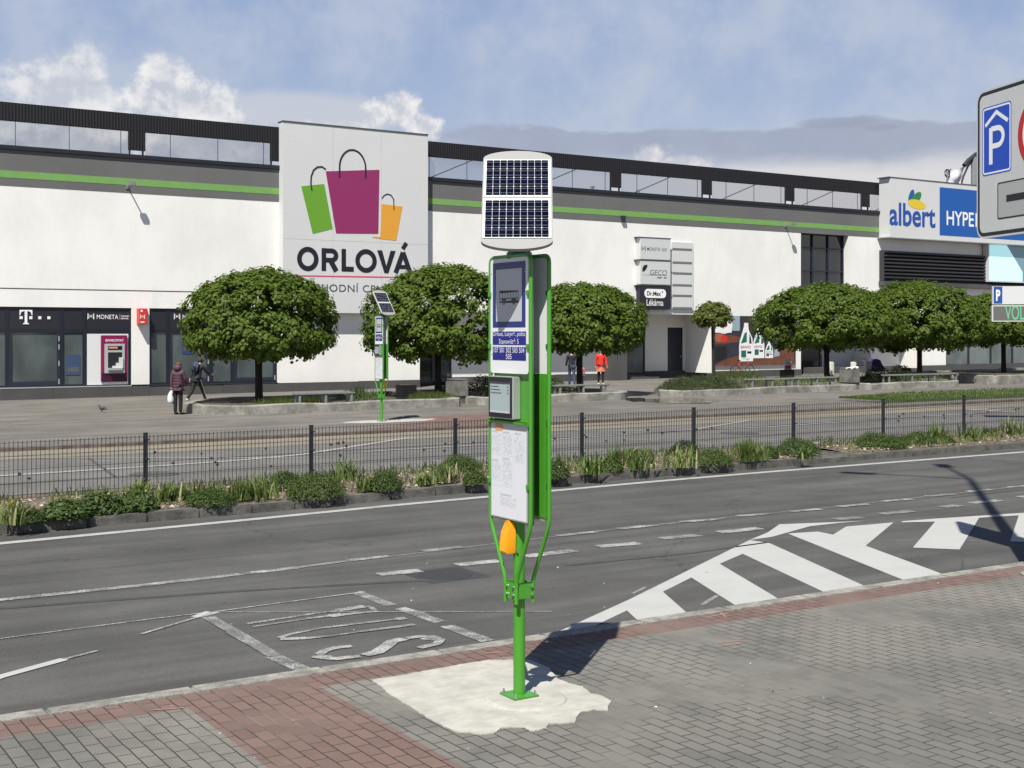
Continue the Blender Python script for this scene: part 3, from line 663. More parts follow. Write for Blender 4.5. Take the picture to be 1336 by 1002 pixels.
for i in range(150):
    X = rg.uniform(1, 12); Y = rg.uniform(3.5, 8.7) if i % 3 else rg.uniform(9.1, 13); zb = 0 if Y < 8.9 else RZ
    s_ = rg.uniform(.004, .013); a = rg.uniform(0, 6.28); u = Vector((math.cos(a), math.sin(a), 0))*s_; v = Vector((-math.sin(a), math.cos(a), .3))*s_*rg.uniform(.4, .9); c = Vector((X, Y, zb+.006))
    mb.face([c-u-v*.5, c+u-v, c+u*.8+v, c-u*.7+v*.8], rg.choice(('chip_b', 'bin_concrete', 'lettering_white', 'leaf_dry', 'bark')))
tag(mb.build('grit'), 'tiny pale grit, crumbs and leaf scraps scattered over the near pavement', 'grit', kind='stuff')
# ================================================================ BUS STOP TOTEMS (local frame: X along the kerb, Y across, base at origin)
def bent(pts, r=.06, n=5):
    """round the corners of a polyline"""
    pts = [Vector(p) for p in pts]; out = [pts[0]]
    for a, b, c in zip(pts, pts[1:], pts[2:]):
        u = (a-b).normalized(); v = (c-b).normalized(); p0 = b+u*r; p1 = b+v*r
        for i in range(n+1):
            t = i/n; out.append(p0*(1-t)**2+b*2*t*(1-t)+p1*t*t)
    return out+[pts[-1]]
def make_stop():
    root = thing('bus_stop_totem', 'tall green bus stop totem with blue sign and yellow button in the foreground', 'bus stop', (PX, PY, .027), group='green solar bus stop totems')
    mb = MB(); mb.cyl((0, 0, .0), (0, 0, 3.0), .041, 'green_paint', 24); mb.build('pole', root, 'auto')
    mb = MB(); mb.box(-.1, .1, -.1, .1, 0, .012, 'green_paint', bev=.003)
    bp = mb.build('base_plate', root)
    for sx in (-1, 1):
        for sy in (-1, 1):
            mb = MB(); mb.cyl((sx*.078, sy*.078, .01), (sx*.078, sy*.078, .022), .014, 'steel', 6); mb.cyl((sx*.078, sy*.078, .02), (sx*.078, sy*.078, .040), .007, 'steel', 8); mb.build('bolt', bp)
    # two inverted-U tube frames whose legs gather at the pole
    for sx in (-1, 1):
        mb = MB(); x, xl = .074*sx, .068*sx
        P = [(xl, .069, .645), (xl, .069, .80), (x, .257, 1.195), (x, .257, 3.015), (x, -.257, 3.015), (x, -.257, 1.195), (xl, -.069, .80), (xl, -.069, .645)]
        mb.tube(bent(P, .055), .0145, 'green_paint', 12); mb.build('tube_frame', root, 'auto')
    mb = MB()
    for sy in (-1, 1):
        mb.box(-.068, .068, sy*.070-.004, sy*.070+.004, .675, .785, 'green_paint', bev=.002)
        mb.box(sy*.068-.004, sy*.068+.004, -.069, .069, .67, .78, 'green_paint', bev=.002)
    mb.tube([(0, 0, .69), (0, 0, .77)], .047, 'green_dark', 20)
    cl = mb.build('clamp', root, 'auto')
    for sy in (-1, 1):
        for zz in (.70, .755):
            mb = MB(); mb.cyl((-.072, sy*.04, zz), (-.085, sy*.04, zz), .009, 'steel', 6); mb.build('bolt', cl)
            mb = MB(); mb.cyl((.05, sy*.075, zz), (.05, sy*.092, zz), .009, 'steel', 6); mb.build('bolt', cl)
    mb = MB(); mb.tube([(0, 0, 2.97), (0, 0, 3.0), (0, 0, 3.0), (0, 0, 3.045), (0, 0, 3.045), (0, 0, 3.065)], [.05, .05, .088, .088, .06, .06], 'green_dark', 24)
    for i in range(6): a = i*R(60)+.3; mb.cyl((.07*math.cos(a), .07*math.sin(a), 3.043), (.07*math.cos(a), .07*math.sin(a), 3.056), .009, 'green_dark', 6)
    mb.build('flange', root, 'auto')
    # green inner body
    mb = MB()
    mb.box(-.058, -.054, -.232, .232, 1.20, 2.22, 'green_paint')
    for sy in (-1, 1): mb.box(-.0539, -.030, sy*.230-.0015, sy*.230+.0015, 1.20, 2.2, 'green_paint')
    mb.build('body_panel', root)
    mb = MB(); mb.box(.066, .070, -.236, .236, 1.24, 2.2145, 'green_paint')
    for sy in (-1, 1): mb.box(.045, .0659, sy*.234-.0015, sy*.234+.0015, 1.24, 2.2, 'green_paint')
    mb.build('body_panel', root)
    for sy in (-1, 1):
        mb = MB(); mb.box(-.012, .012, sy*.15-.012, sy*.15+.012, 1.26, 2.9, 'galv'); mb.build('strut', root)
        for zz in (1.46, 1.88, 2.40, 2.76):
            for sx in (-1, 1):
                mb = MB(); mb.box(sx*.08-.018, sx*.08+.010, sy*.243-.014, sy*.243+.014, zz-.017, zz+.017, 'green_dark' if sx > 0 else 'green_paint', bev=.003); mb.build('bracket', root)
    U, V = (0, -1, 0), (0, 0, 1)
    def sign(xf, s, name):
        """s=-1 faces -X, +1 faces +X"""
        Un = (0, -1, 0) if s < 0 else (0, 1, 0)
        mb = MB(); t = .006
        mb.prism(rrect(.48, .79, .02), (xf, -.24*Un[1], 2.215), Un, V, (s*t, 0, 0), 'white_sheet'); p = mb.build(name, root)
        x = xf+s*(t+.0008)
        mb = MB(); o = (x, -.25*Un[1], 2.215)
        mb.prism([(.042, .315), (.458, .315), (.458, .762), (.042, .762)], o, Un, V, (s*.0008, 0, 0), 'sign_blue')
        mb.prism([(.085, .355), (.415, .355), (.415, .715), (.085, .715)], (x+s*.001, o[1], o[2]), Un, V, (s*.0008, 0, 0), 'grey_field')
        # bus pictogram: outlined coach with windows, wheels and luggage band
        q = (x+s*.0024, o[1], o[2]); k = 'black_ink'
        vs, fs = stroke([(.13, .49), (.135, .56), (.372, .56), (.375, .49)], .010, True); mb.flat(vs, fs, q, Un, V, k)
        for a in (.17, .205, .24, .275, .31, .345): vs, fs = stroke([(a, .515), (a, .56)], .005); mb.flat(vs, fs, q, Un, V, k)
        vs, fs = stroke([(.133, .513), (.373, .513)], .006); mb.flat(vs, fs, q, Un, V, k)
        for a in (.19, .315):
            vs, fs = stroke(arc(a, .49, .016, .016, 0, 360, 14), .008); mb.flat(vs, fs, q, Un, V, k)
            mb.flat([(a-.035, .5), (a+.035, .5), (a+.02, .512), (a-.02, .512)], [(0, 1, 2, 3)], q, Un, V, k)
        mb.build('bus_symbol', p)
        mb = MB()
        mb.prism([(.04, .195), (.465, .195), (.465, .287), (.04, .287)], o, Un, V, (s*.0008, 0, 0), 'label_blue')
        mb.prism([(.04, .09), (.465, .09), (.465, .182), (.04, .182)], o, Un, V, (s*.0008, 0, 0), 'label_blue')
        for tx, v, wd in (('Orlová, Lutyně, pošta', .246, .41), ('Stanoviště 5', .203, .25), ('107 501 502 503 504', .142, .39), ('505', .098, .072)):
            text(mb, tx, (x+s*.0016, o[1]+Un[1]*.25, o[2]+v), Un, V, 'lettering_white', w=wd, h=.036 if 'y' not in tx else .044, bold=-.004, space=1.06, center=True)
        mb.build('route_label', p)
        for a in (.024, .456):
            for b in (.13, .69): mb = MB(); mb.cyl((xf, o[1]+Un[1]*a, 2.215+b), (xf+s*.009, o[1]+Un[1]*a, 2.215+b), .004, 'steel', 8); mb.build('rivet', p)
    sign(-.078, -1, 'sign_panel'); sign(.072, 1, 'sign_panel')
    # e-ink departure screen on a grey housing
    mb = MB(); mb.box(-.125, -.059, -.112, .205, 1.905, 2.195, 'alu', bev=.006); sc_ = mb.build('departure_screen', root)
    mb = MB(); mb.box(-.128, -.125, -.105, .195, 1.912, 2.19, 'bezel', bev=.001); mb.build('bezel', sc_)
    mb = MB(); mb.box(-.1295, -.128, -.080, .175, 1.945, 2.155, 'eink'); mb.box(-.130, -.1295, -.080, .175, 2.142, 2.155, 'text_dark')
    for i in range(3):
        zz = 2.118-i*.022
        mb.box(-.1302, -.1295, .155, .166, zz, zz+.012, 'text_dark'); mb.box(-.1302, -.1295, .065-.02*i, .145, zz+.003, zz+.009, 'text_dark'); mb.box(-.1302, -.1295, -.066, -.049, zz+.002, zz+.010, 'text_dark')
        mb.box(-.1302, -.1295, -.074, .17, zz-.006, zz-.0045, 'ink_grey')
    mb.box(-.130, -.1295, -.080, .175, 1.945, 1.958, 'ink_grey')
    mb.build('display', sc_)
    mb = MB(); mb.box(-.108, -.059, -.24, .242, 1.886, 1.894, 'green_paint', bev=.002); mb.box(-.108, -.102, -.24, .242, 1.872, 1.894, 'green_paint', bev=.002); mb.build('shelf', root)
    # timetable boards, one on each side
    for s, xf in ((-1, -.079), (1, .073)):
        Un = (0, -1, 0) if s < 0 else (0, 1, 0)
        mb = MB(); mb.prism(rrect(.47, .66, .006), (xf, -.235*Un[1], 1.215), Un, V, (s*.006, 0, 0), 'alu'); tb = mb.build('timetable_board', root)
        x = xf+s*.0068; o = (x, -.235*Un[1], 1.215); mb = MB()
        mb.prism([(.012, .008), (.458, .008), (.458, .61), (.012, .61)], o, Un, V, (s*.001, 0, 0), 'paper')
        q = (x+s*.0016, o[1], o[2])
        def bar(a, b, c, d_, k='ink_pale'): mb.flat([(a, b), (c, b), (c, d_), (a, d_)], [(0, 1, 2, 3)], q, Un, V, k)
        rr = random.Random(5)
        for (a, b, c, d_) in ((.02, .45, .135, .60), (.16, .45, .28, .60), (.31, .40, .43, .60), (.02, .26, .135, .40), (.16, .23, .28, .42), (.13, .085, .33, .17)):
            bar(a, d_-.012, a+(c-a)*.7, d_, 'ink_grey'); yy = d_-.02
            while yy > b:
                xx_ = a
                while xx_ < c-.01:
                    ww = rr.uniform(.006, .022)
                    if rr.random() < .72: bar(xx_, yy-.0055, min(c, xx_+ww), yy-.001, 'ink_grey' if rr.random() < .3 else 'ink_pale')
                    xx_ += ww+.003
                yy -= .0085
            for e in (a-.004, c+.004): bar(e, b, e+.0012, d_, 'ink_pale')
        bar(.012, .435, .458, .437, 'ink_pale'); bar(.012, .22, .30, .222, 'ink_pale')
        mb.build('timetable_sheet', tb)
        mb = MB(); mb.prism([(.062, .60), (.155, .60), (.155, .652), (.062, .652)], o, Un, V, (s*.0015, 0, 0), 'orange_print'); mb.build('route_number_tag', tb)
    # yellow call button housing under the board, towards the viewer's side of the pole
    mb = MB(); c = Vector((-.10, .015, 1.10)); prof = [(-.036, -.115), (.036, -.115), (.042, -.06), (.042, .03), (.030, .085), (.012, .108), (-.012, .108), (-.030, .085), (-.042, .03), (-.042, -.06)]
    n = len(prof); ring0 = [(c.x+.055, c.y+a, c.z+b) for a, b in prof]; ring1 = [(c.x-.012+(.02 if b > .05 else 0), c.y+a, c.z+b) for a, b in prof]; ring2 = [(c.x-.032+(.045*max(0, b)/.108), c.y+a*.72, c.z+b*.85) for a, b in prof]
    mb.add(ring0+ring1+ring2, [(i, (i+1) % n, n+(i+1) % n, n+i) for i in range(n)]+[(n+i, n+(i+1) % n, 2*n+(i+1) % n, 2*n+i) for i in range(n)]+[tuple(range(2*n, 3*n)), tuple(reversed(range(n)))], 'orange_plastic')
    bt = mb.build('call_button_housing', root, 'auto')
    mb = MB(); mb.box(-.055, -.035, .0, .03, 1.03, 1.20, 'metal_dark', bev=.003); mb.cyl((-.05, -.035, 1.01), (-.05, -.05, 1.01), .007, 'steel', 8); mb.build('button_bracket', bt)
    # solar panel, its own frame so it can be turned on the pole
    sp = MB(); A = R(36.0); un = Vector((1, 0, 0)); vn = Vector((0, math.sin(A), math.cos(A))); nn = un.cross(vn)          # faces -Y, tilted up
    O = Vector((0, 0, 3.43))-nn*-.0
    O = Vector((-.012, -.11, 3.388)); LV = 1.175
    out = []
    w2 = .238
    out += [(-w2, -.315)]+[(w2*math.sin(R(a)), -.315-.065*math.cos(R(a))) for a in range(-80, 81, 10)]+[(w2, -.315)]
    out += [(w2, .315)]+[(w2*math.sin(R(a)), .315+.062*math.cos(R(a))) for a in range(80, -81, -10)]+[(-w2, .315)]
    vn = vn*LV
    sp.prism(out, O, un, vn, nn*.028, 'cap_grey'); root_s = sp.build('solar_panel', root)
    sp = MB(); o2 = O+nn*.0285
    for (v0, v1) in ((-.303, -.003), (.003, .303)): sp.prism([(-.229, v0), (.229, v0), (.229, v1), (-.229, v1)], o2, un, vn, nn*.006, 'alu_white')
    sp.build('module_frame', root_s)
    o3 = O+nn*.0352
    for (v0, v1) in ((-.297, -.019), (.019, .297)):
        sp = MB()
        for i in range(9):
            for j in range(4):
                a = -.2135+i*.0474; b = v0+(v1-v0)*j/4; wc, hc = .0450, (v1-v0)/4-.0018; c_ = .004
                for hh_ in range(2):
                    b0 = b+hh_*hc/2; h1 = hc/2-.0006
                    q = [(a+(c_ if hh_ == 0 else 0), b0), (a+wc-(c_ if hh_ == 0 else 0), b0), (a+wc, b0+(c_ if hh_ == 0 else h1-c_)), (a+wc-(0 if hh_ == 0 else c_), b0+h1), (a+(0 if hh_ == 0 else c_), b0+h1), (a, b0+(c_ if hh_ == 0 else h1-c_))]
                    sp.prism(q, o3, un, vn, nn*.0008, 'cell')
                sp.prism([(a, b+hc*.24), (a+wc, b+hc*.24), (a+wc, b+hc*.26), (a, b+hc*.26)], o3+nn*.0012, un, vn, nn*.0003, 'cell_line')
                sp.prism([(a, b+hc*.74), (a+wc, b+hc*.74), (a+wc, b+hc*.76), (a, b+hc*.76)], o3+nn*.0012, un, vn, nn*.0003, 'cell_line')
        sp.build('solar_cells', root_s)
    sp = MB(); sp.cyl((0, 0, 3.06), (0, 0, 3.30), .032, 'green_dark', 16); sp.cyl((0, 0, 3.28), O-nn*.02+vn*-.02, .03, 'green_dark', 12); sp.build('solar_mount', root_s)
    return root, root_s
stop, spanel = make_stop()
spanel.rotation_euler[2] = R(-32.49-1.0)
c = copy_thing(stop, 'smaller looking green bus stop totem far off on the opposite side, by the planter', (16.65, 33.12, .045))
for ch in c.children:
    if ch.name.startswith('solar_panel'): ch.rotation_euler[2] = R(-32.49+42)
    if ch.name.startswith('call_button'): ch.location = (.0, .0, .0); ch.rotation_euler[2] = R(150)

# ================================================================ LAMP MAST WITH THE BIG PARKING SIGN (stands just right of the frame)
def camdir(x, Z): return Vector((*XY(x, Z), 0))
bx, by = XY(5.20, 14.35); bd = camdir(.215, -.977).normalized(); bn = camdir(-.977, -.215).normalized()
mx_, my_ = XY(5.545, 13.36)
lm = thing('lamp_mast', 'tall grey lamp mast standing on the pavement beside the road, carrying the large parking sign', 'lamp post', (mx_, my_, 0), world=True)
b0 = Vector((mx_, my_, 0)); HT = 14.4
mb = MB(); mb.tube([b0, b0+Vector((0, 0, 1.2)), b0+Vector((0, 0, 1.22)), b0+Vector((0, 0, HT))], [.125, .125, .105, .06], 'galv', 20); mb.cyl(b0-Vector((0, 0, .2)), b0+Vector((0, 0, .02)), .24, 'kerb_concrete', 20); mb.build('mast', lm, 'auto')
a1 = camdir(-1.6, .75); a2 = camdir(.25, 2.0)
for a in (a1, a2):
    mb = MB(); top = b0+Vector((0, 0, HT-.05)); mb.tube([top, top+a*.5+Vector((0, 0, .18)), top+a+Vector((0, 0, .22))], [.045, .04, .035], 'galv', 10)
    ar = mb.build('lamp_arm', lm, 'auto'); dd = a.normalized(); M = Matrix.Translation(top+a+Vector((0, 0, .22))) @ dd.to_track_quat('X', 'Z').to_matrix().to_4x4()
    mb = MB(); mb.box(-.1, .55, -.15, .15, -.05, .07, 'galv', bev=.03, M=M); mb.build('lamp_head', ar)
sg = thing('parking_sign', 'big white road sign with blue P, red ring and black border at right edge', 'road sign', (bx, by, 3.58), world=True)
O = Vector((bx, by, 3.575)); Z3 = Vector((0, 0, 1)); WD, HG = 2.2, 1.635
mb = MB(); mb.prism(rrect(WD, HG, .13, 7), O, bd, Z3, bn*-.03, 'galv'); mb.prism(rrect(WD, HG, .13, 7), O+bn*.004, bd, Z3, bn*-.003, 'road_sign_white', 'road_sign_white')
board = mb.build('board', sg)
mb = MB()
mb.prism(rrect(WD, HG, .13, 7), O+bn*.0045, bd, Z3, bn*.004, 'road_sign_white')
def inset(w_, h_, i, r, off): return rrect(w_-2*i, h_-2*i, r, 7, i, i)
mb.face([O+bn*.0095+bd*u+Z3*v for u, v in inset(WD, HG, .022, .11, 0)], 'black_ink'); mb.face([O+bn*.0105+bd*u+Z3*v for u, v in inset(WD, HG, .062, .075, 0)], 'road_sign_white')
mb.build('border', board)
mb = MB(); u0, u1, v0, v1 = .115, .655, .687, 1.440
mb.face([O+bn*.0120+bd*u+Z3*v for u, v in rrect(u1-u0, v1-v0, .04, 5, u0, v0)], 'road_sign_blue'); mb.face([O+bn*.0126+bd*u+Z3*v for u, v in rrect(u1-u0-.026, v1-v0-.026, .034, 5, u0+.013, v0+.013)], 'lettering_white'); mb.face([O+bn*.0132+bd*u+Z3*v for u, v in rrect(u1-u0-.064, v1-v0-.064, .02, 5, u0+.032, v0+.032)], 'road_sign_blue')
uc = (u0+u1)/2
vs, fs = stroke([(u0+.06, 1.235), (uc, 1.36), (u1-.06, 1.235)], .042); mb.flat(vs, fs, O+bn*.0142, bd, Z3, 'lettering_white')
P_ = [(uc-.11, .80), (uc-.11, 1.19)]+[(uc+.02, 1.19)]+arc(uc+.02, 1.105, .095, .085, 80, -90, 12)+[(uc-.11, 1.02)]
vs, fs = stroke([(uc-.105, .80), (uc-.105, 1.20)], .066); mb.flat(vs, fs, O+bn*.0142, bd, Z3, 'lettering_white')
vs, fs = stroke([(uc-.10, 1.185), (uc+.01, 1.185)]+arc(uc+.02, 1.09, .105, .095, 85, -85, 12)+[(uc-.10, .995)], .056); mb.flat(vs, fs, O+bn*.0145, bd, Z3, 'lettering_white')
mb.build('parking_symbol', board)
mb = MB(); cc = (1.175, 1.035)
mb.face([O+bn*.0120+bd*u+Z3*v for u, v in arc(*cc, .405, .405, 0, 350, 48)], 'road_sign_red'); mb.face([O+bn*.0128+bd*u+Z3*v for u, v in arc(*cc, .32, .32, 0, 350, 48)], 'lettering_white'); mb.build('prohibition_ring', board)
mb = MB(); mb.face([O+bn*.0120+bd*u+Z3*v for u, v in rrect(1.2, .40, .03, 4, .40, .185)], 'black_ink'); mb.face([O+bn*.0128+bd*u+Z3*v for u, v in rrect(1.166, .366, .02, 4, .417, .202)], 'supp_grey'); mb.face([O+bn*.0136+bd*u+Z3*v for u, v in ((.565, .36), (1.45, .36), (1.45, .435), (.565, .435))], 'black_ink'); mat('supp_grey', (.40, .41, .40), .45)
mb.build('supplement_plate', board)
mb = MB()
for v in (.4, 1.25): M = Matrix.Translation(O+Z3*v+bd*WD/2-bn*.05) @ bd.to_track_quat('X', 'Z').to_matrix().to_4x4(); mb.box(-.9, .9, -.02, .02, -.03, .03, 'galv', M=M)
mb.build('rail', sg)

# LED parking guidance board in the distance, its post stands outside the frame
z0 = 38.; lx, ly = XY((1295-668)/F_*z0, z0); ld = camdir(1, -.10).normalized(); ln = camdir(-.10, -1).normalized()
px_, py_ = (Vector((lx, ly, 0))+ld*2.6).xy
led = thing('parking_board', 'small blue P panel above a dark board with green LED letters, at right edge', 'parking display', (px_, py_, .1), world=True)
kz = z0/F_; ztop = 2.5+(438-373.5)*kz; zbot = 2.5+(438-419.5)*kz; zm = 2.5+(438-397)*kz; O = Vector((lx, ly, 0))
mb = MB(); mb.prism([(0, zm), (3.0, zm), (3.0, ztop), (0, ztop)], O, ld, Z3, ln*-.1, 'alu_white'); mb.prism([(-.01, zbot), (3.01, zbot), (3.01, zm-.03), (-.01, zm-.03)], O, ld, Z3, ln*-.14, 'alu_white'); hb = mb.build('housing', led)
mb = MB(); mb.face([O+ln*.004+ld*u+Z3*v for u, v in ((.03, zm+.02), (.28, zm+.02), (.28, ztop-.01), (.03, ztop-.01))], 'sign_blue_l'); mat('sign_blue_l', (.02, .07, .30), .4)
text(mb, 'P', O+ln*.008+ld*.10+Z3*(zm+.1), ld, Z3, 'lettering_white', w=.12, h=.33, bold=.03); mb.build('parking_symbol', hb)
mb = MB(); mb.face([O+ln*.004+ld*u+Z3*v for u, v in ((.02, zbot+.03), (2.97, zbot+.03), (2.97, zm-.06), (.02, zm-.06))], 'led_board')
vs, fs = text2d('VOLNO', w=1.0, h=.42, bold=.0); mb.flat(vs, fs, O+ln*.009+ld*.36+Z3*(zbot+.05), ld, Z3, 'led_green'); mb.build('led_field', hb)
mb = MB(); q = Vector((px_, py_, 0))-ln*.25; mb.cyl(q, q+Z3*ztop, .08, 'galv', 14); mb.build('post', led)

# ================================================================ FENCE ON THE MEDIAN
fn = thing('mesh_fence', 'low dark grey welded mesh fence with square posts along the planted median', 'fence', (14.2, 20, 0), world=True)
def ft(x): return .955+.0055*(x-6)
posts = [5.95+2.79*i for i in range(-3, 11)]
for i, X in enumerate(posts):
    mb = MB(); mb.box(X-.03, X+.03, 19.97, 20.03, 0, ft(X)+.02, 'fence_grey', bev=.004); mb.box(X-.034, X+.034, 19.966, 20.034, ft(X)+.02, ft(X)+.032, 'fence_grey', bev=.003)
    for zz in (.25, .6, .92): mb.box(X-.045, X+.045, 19.955, 19.97, zz*ft(X)-.012, zz*ft(X)+.012, 'fence_grey')
    mb.build('post', fn)
    if i < len(posts)-1:
        X1 = posts[i+1]; mb = MB(); n = 43; rr = .0039
        for k in range(n):
            x = X+.05+(X1-X-.10)*k/(n-1); t = ft(x); x_ = x
            mb.add([(x-rr, 19.945-rr, .09), (x+rr, 19.945-rr, .09), (x+rr, 19.945+rr, .09), (x-rr, 19.945+rr, .09), (x-rr, 19.945-rr, t), (x+rr, 19.945-rr, t), (x+rr, 19.945+rr, t), (x-rr, 19.945+rr, t)], [(0, 1, 5, 4), (1, 2, 6, 5), (2, 3, 7, 6), (3, 0, 4, 7), (4, 5, 6, 7)], 'fence_grey')
        for dz in (.025, .225, .425, .625, .8):
            for yy in (19.936, 19.954): mb.tube([(X+.03, yy, ft(X)-dz), (X1-.03, yy, ft(X1)-dz)], .0034, 'fence_grey', 4)
        mb.build('mesh_panel', fn)
# ================================================================ PLANTS
leafmat('leaf_shrub2', (.028, .060, .015), (.085, .13, .03), .25); leafmat('leaf_young', (.055, .075, .012), (.14, .17, .03)); leafmat('leaf_grass', (.06, .10, .02), (.17, .22, .06), .3); leafmat('leaf_blade2', (.04, .085, .018), (.14, .20, .05), .3)
def leafquad(mb, c, n, s, m, asp=.62, fold=.25, rng=random):
    """a pointed five-sided leaf, folded along its rib; normal n"""
    n = n.normalized(); t = n.orthogonal().normalized(); a = rng.uniform(0, 6.283); b = n.cross(t)
    u = t*math.cos(a)+b*math.sin(a); v = n.cross(u)
    p = [c-u*s*.5, c-u*s*.1+v*s*asp*.5-n*s*fold*.4, c+u*s*.5-n*s*fold*.5, c-u*s*.1-v*s*asp*.5-n*s*fold*.4]
    mb.face(p, m)
def crown(mb, RX, H0, H1, m, nclump, per, ls, seed, drop=.18, rim=.12, clump=.36):
    """umbrella crown: widest low down, domed top, hanging ragged rim; clumps of leaves shingled outward"""
    rg = random.Random(seed)
    Hc = H1-H0; zc = H0+Hc*.34
    def surf(th, t, rr=1):
        """t in -1..1: underside to top of the dome"""
        lump = 1+.13*noise.noise((math.cos(th)*1.7+seed, math.sin(th)*1.7, t*1.3))+.07*noise.noise((math.cos(th)*4.5+seed, math.sin(th)*4.5, t*3.5))
        if t >= 0: r = RX*math.sqrt(max(0, 1-t**2.1)); z = zc+(H1-zc)*t*lump
        else: r = RX*(1-.55*(-t)**2.2); z = zc+(zc-H0)*t*(1+.35*noise.noise((math.cos(th)*2.6, math.sin(th)*2.6, seed)))
        return Vector((r*lump*rr*math.cos(th), r*lump*rr*math.sin(th), z))
    for i in range(nclump):
        th = rg.uniform(0, 6.283); u = rg.random()
        if u < .60: t = rg.random()**.9
        elif u < .90: t = -rg.random()*.9
        else: t = rg.uniform(.75, 1)
        k_ = rg.random(); rr = rg.uniform(.90, 1.03) if k_ < .62 else (rg.uniform(.68, .9) if k_ < .85 else rg.uniform(.15, .65))
        if k_ >= .85: t = rg.uniform(-.8, .85)
        c = surf(th, t, rr)
        out = Vector((math.cos(th)*math.sqrt(max(0, 1-t*t*.9)), math.sin(th)*math.sqrt(max(0, 1-t*t*.9)), max(t, 0)*1.1+.22)).normalized()
        cs = clump*rg.uniform(.7, 1.25)
        for k in range(per):
            q = Vector((rg.gauss(0, 1), rg.gauss(0, 1), rg.gauss(0, .8))); q = q/(q.length+1e-6)*rg.random()**.45*cs
            if q.dot(out) < -.25*cs: q = q-out*2*q.dot(out)
            n = (q.normalized()*.9+out*.55+Vector((rg.uniform(-.5, .5), rg.uniform(-.5, .5), rg.uniform(-.1, .7)))).normalized()
            p = c+Vector((q.x, q.y, q.z*.85)); p.z -= drop*(q.x*q.x+q.y*q.y)
            leafquad(mb, p, n, ls*rg.uniform(.6, 1.3), m, .75, rng=rg)
tag(UNDER.build('seedlings'), 'sparse seedlings and dead blades scattered between the shrubs of the median bed', 'seedlings', kind='stuff')
def make_tree(name, label, X, Y, RX, H0, H1, seed, m='leaf_maple', tr=.13, ncl=330, per=42, ls=.15, group='globe maples in the planters', clump=.36):
    z = hh(X, Y)+.18; t = thing(name, label, 'tree', (X, Y, z), rz=0, group=group)
    H0 -= z; H1 -= z; rg = random.Random(seed)
    mb = MB(); fork = H0+.35
    lean = (rg.uniform(-.04, .04), rg.uniform(-.04, .04))
    mb.tube([(0, 0, -.2), (0, 0, .05), (lean[0]*.5, lean[1]*.5, fork*.5), (lean[0], lean[1], fork)], [tr*1.35, tr*1.08, tr*.92, tr*.95], 'bark', 12); mb.build('trunk', t, True)
    mb = MB()
    for i in range(9):
        a = i*6.283/9+rg.uniform(-.2, .2); L = RX*rg.uniform(.55, .85); e = Vector((L*math.cos(a), L*math.sin(a), rg.uniform(.2, .75)*(H1-fork)))
        p0 = Vector((lean[0], lean[1], fork-.1)); mid = p0+e*.5+Vector((0, 0, .12)); mb.tube([p0, mid, p0+e], [tr*.45, tr*.25, tr*.10], 'bark', 6)
        for j in range(3):
            f = rg.uniform(.35, .8); b_ = p0+e*f; e2 = Vector((rg.uniform(-.7, .7), rg.uniform(-.7, .7), rg.uniform(-.1, .6))); mb.tube([b_, b_+e2], [tr*.14, tr*.05], 'bark', 5)
    mb.build('limbs', t, True)
    mb = MB(); crown(mb, RX*.95, H0+.10, H1-.24, m, int(ncl*1.62), int(per*1.25), ls, seed, clump=clump); mb.build('crown', t)
    return t
make_tree('globe_maple', 'globe maple nearest the two walkers, at the left end of the long planter', 16.3, 41.7, 2.72, 1.62, 4.78, 3, ncl=340)
make_tree('globe_maple', 'broad globe maple behind the far green bus stop and left of the near one', 23.3, 41.7, 2.95, 1.55, 5.12, 11, ncl=370)
make_tree('globe_maple', 'globe maple just right of the near bus stop, above the person in red', 29.75, 41.7, 2.62, 1.80, 4.60, 5, ncl=350)
make_tree('young_maple', 'very small round young maple in front of the detergent billboard', 36.75, 41.7, .78, 2.85, 4.05, 8, m='leaf_young', tr=.05, ncl=60, per=34, ls=.13, clump=.24)
make_tree('globe_maple', 'wide globe maple shading the three white bollards', 43.8, 41.9, 3.4, 1.85, 4.85, 21, ncl=400)
make_tree('globe_maple', 'tall domed globe maple below the albert sign and the dark louvres', 50.1, 41.9, 3.25, 1.75, 5.12, 34, ncl=470)
make_tree('globe_maple', 'globe maple behind the green LED parking board at the right edge', 56.9, 42.2, 2.7, 1.95, 4.75, 17, ncl=320)

def mound(name, label, X, Y, rx, ry, h, m, n, ls, seed, cat='shrub', group=None, base=.05, asp=.6, spiky=0.):
    rg = random.Random(seed); t = MB()
    for i in range(n):
        th = rg.uniform(0, 6.283); sp = rg.random()**.6; ph = math.asin(sp) if rg.random() < .75 else rg.uniform(0, .5); rr = rg.uniform(.72, 1.03)*(1+.16*noise.noise((math.cos(th)*2+seed, math.sin(th)*2, ph*2)))
        c = Vector((X+rx*rr*math.cos(ph)*math.cos(th), Y+ry*rr*math.cos(ph)*math.sin(th), base+h*rr*math.sin(ph)))
        n_ = Vector((math.cos(ph)*math.cos(th), math.cos(ph)*math.sin(th), math.sin(ph)+.5))+Vector((rg.uniform(-.9, .9), rg.uniform(-.9, .9), rg.uniform(-.5, .9)))
        leafquad(t, c, n_, ls*rg.uniform(.6, 1.3), m, asp, rng=rg)
        if spiky and rg.random() < spiky:
            a = Vector((rg.uniform(-.4, .4), rg.uniform(-.4, .4), 1))*ls*2.2; w_ = Vector((.3, .1, 0))*ls*.25; t.face([c-w_, c+w_, c+a], m)
    for i in range(6):
        a = rg.uniform(0, 6.28); t.tube([(X, Y, base-.02), (X+rx*.6*math.cos(a), Y+ry*.6*math.sin(a), base+h*.6)], [.012, .004], 'bark', 5)
    o = t.build(name); tag(o, label, cat, group); return o
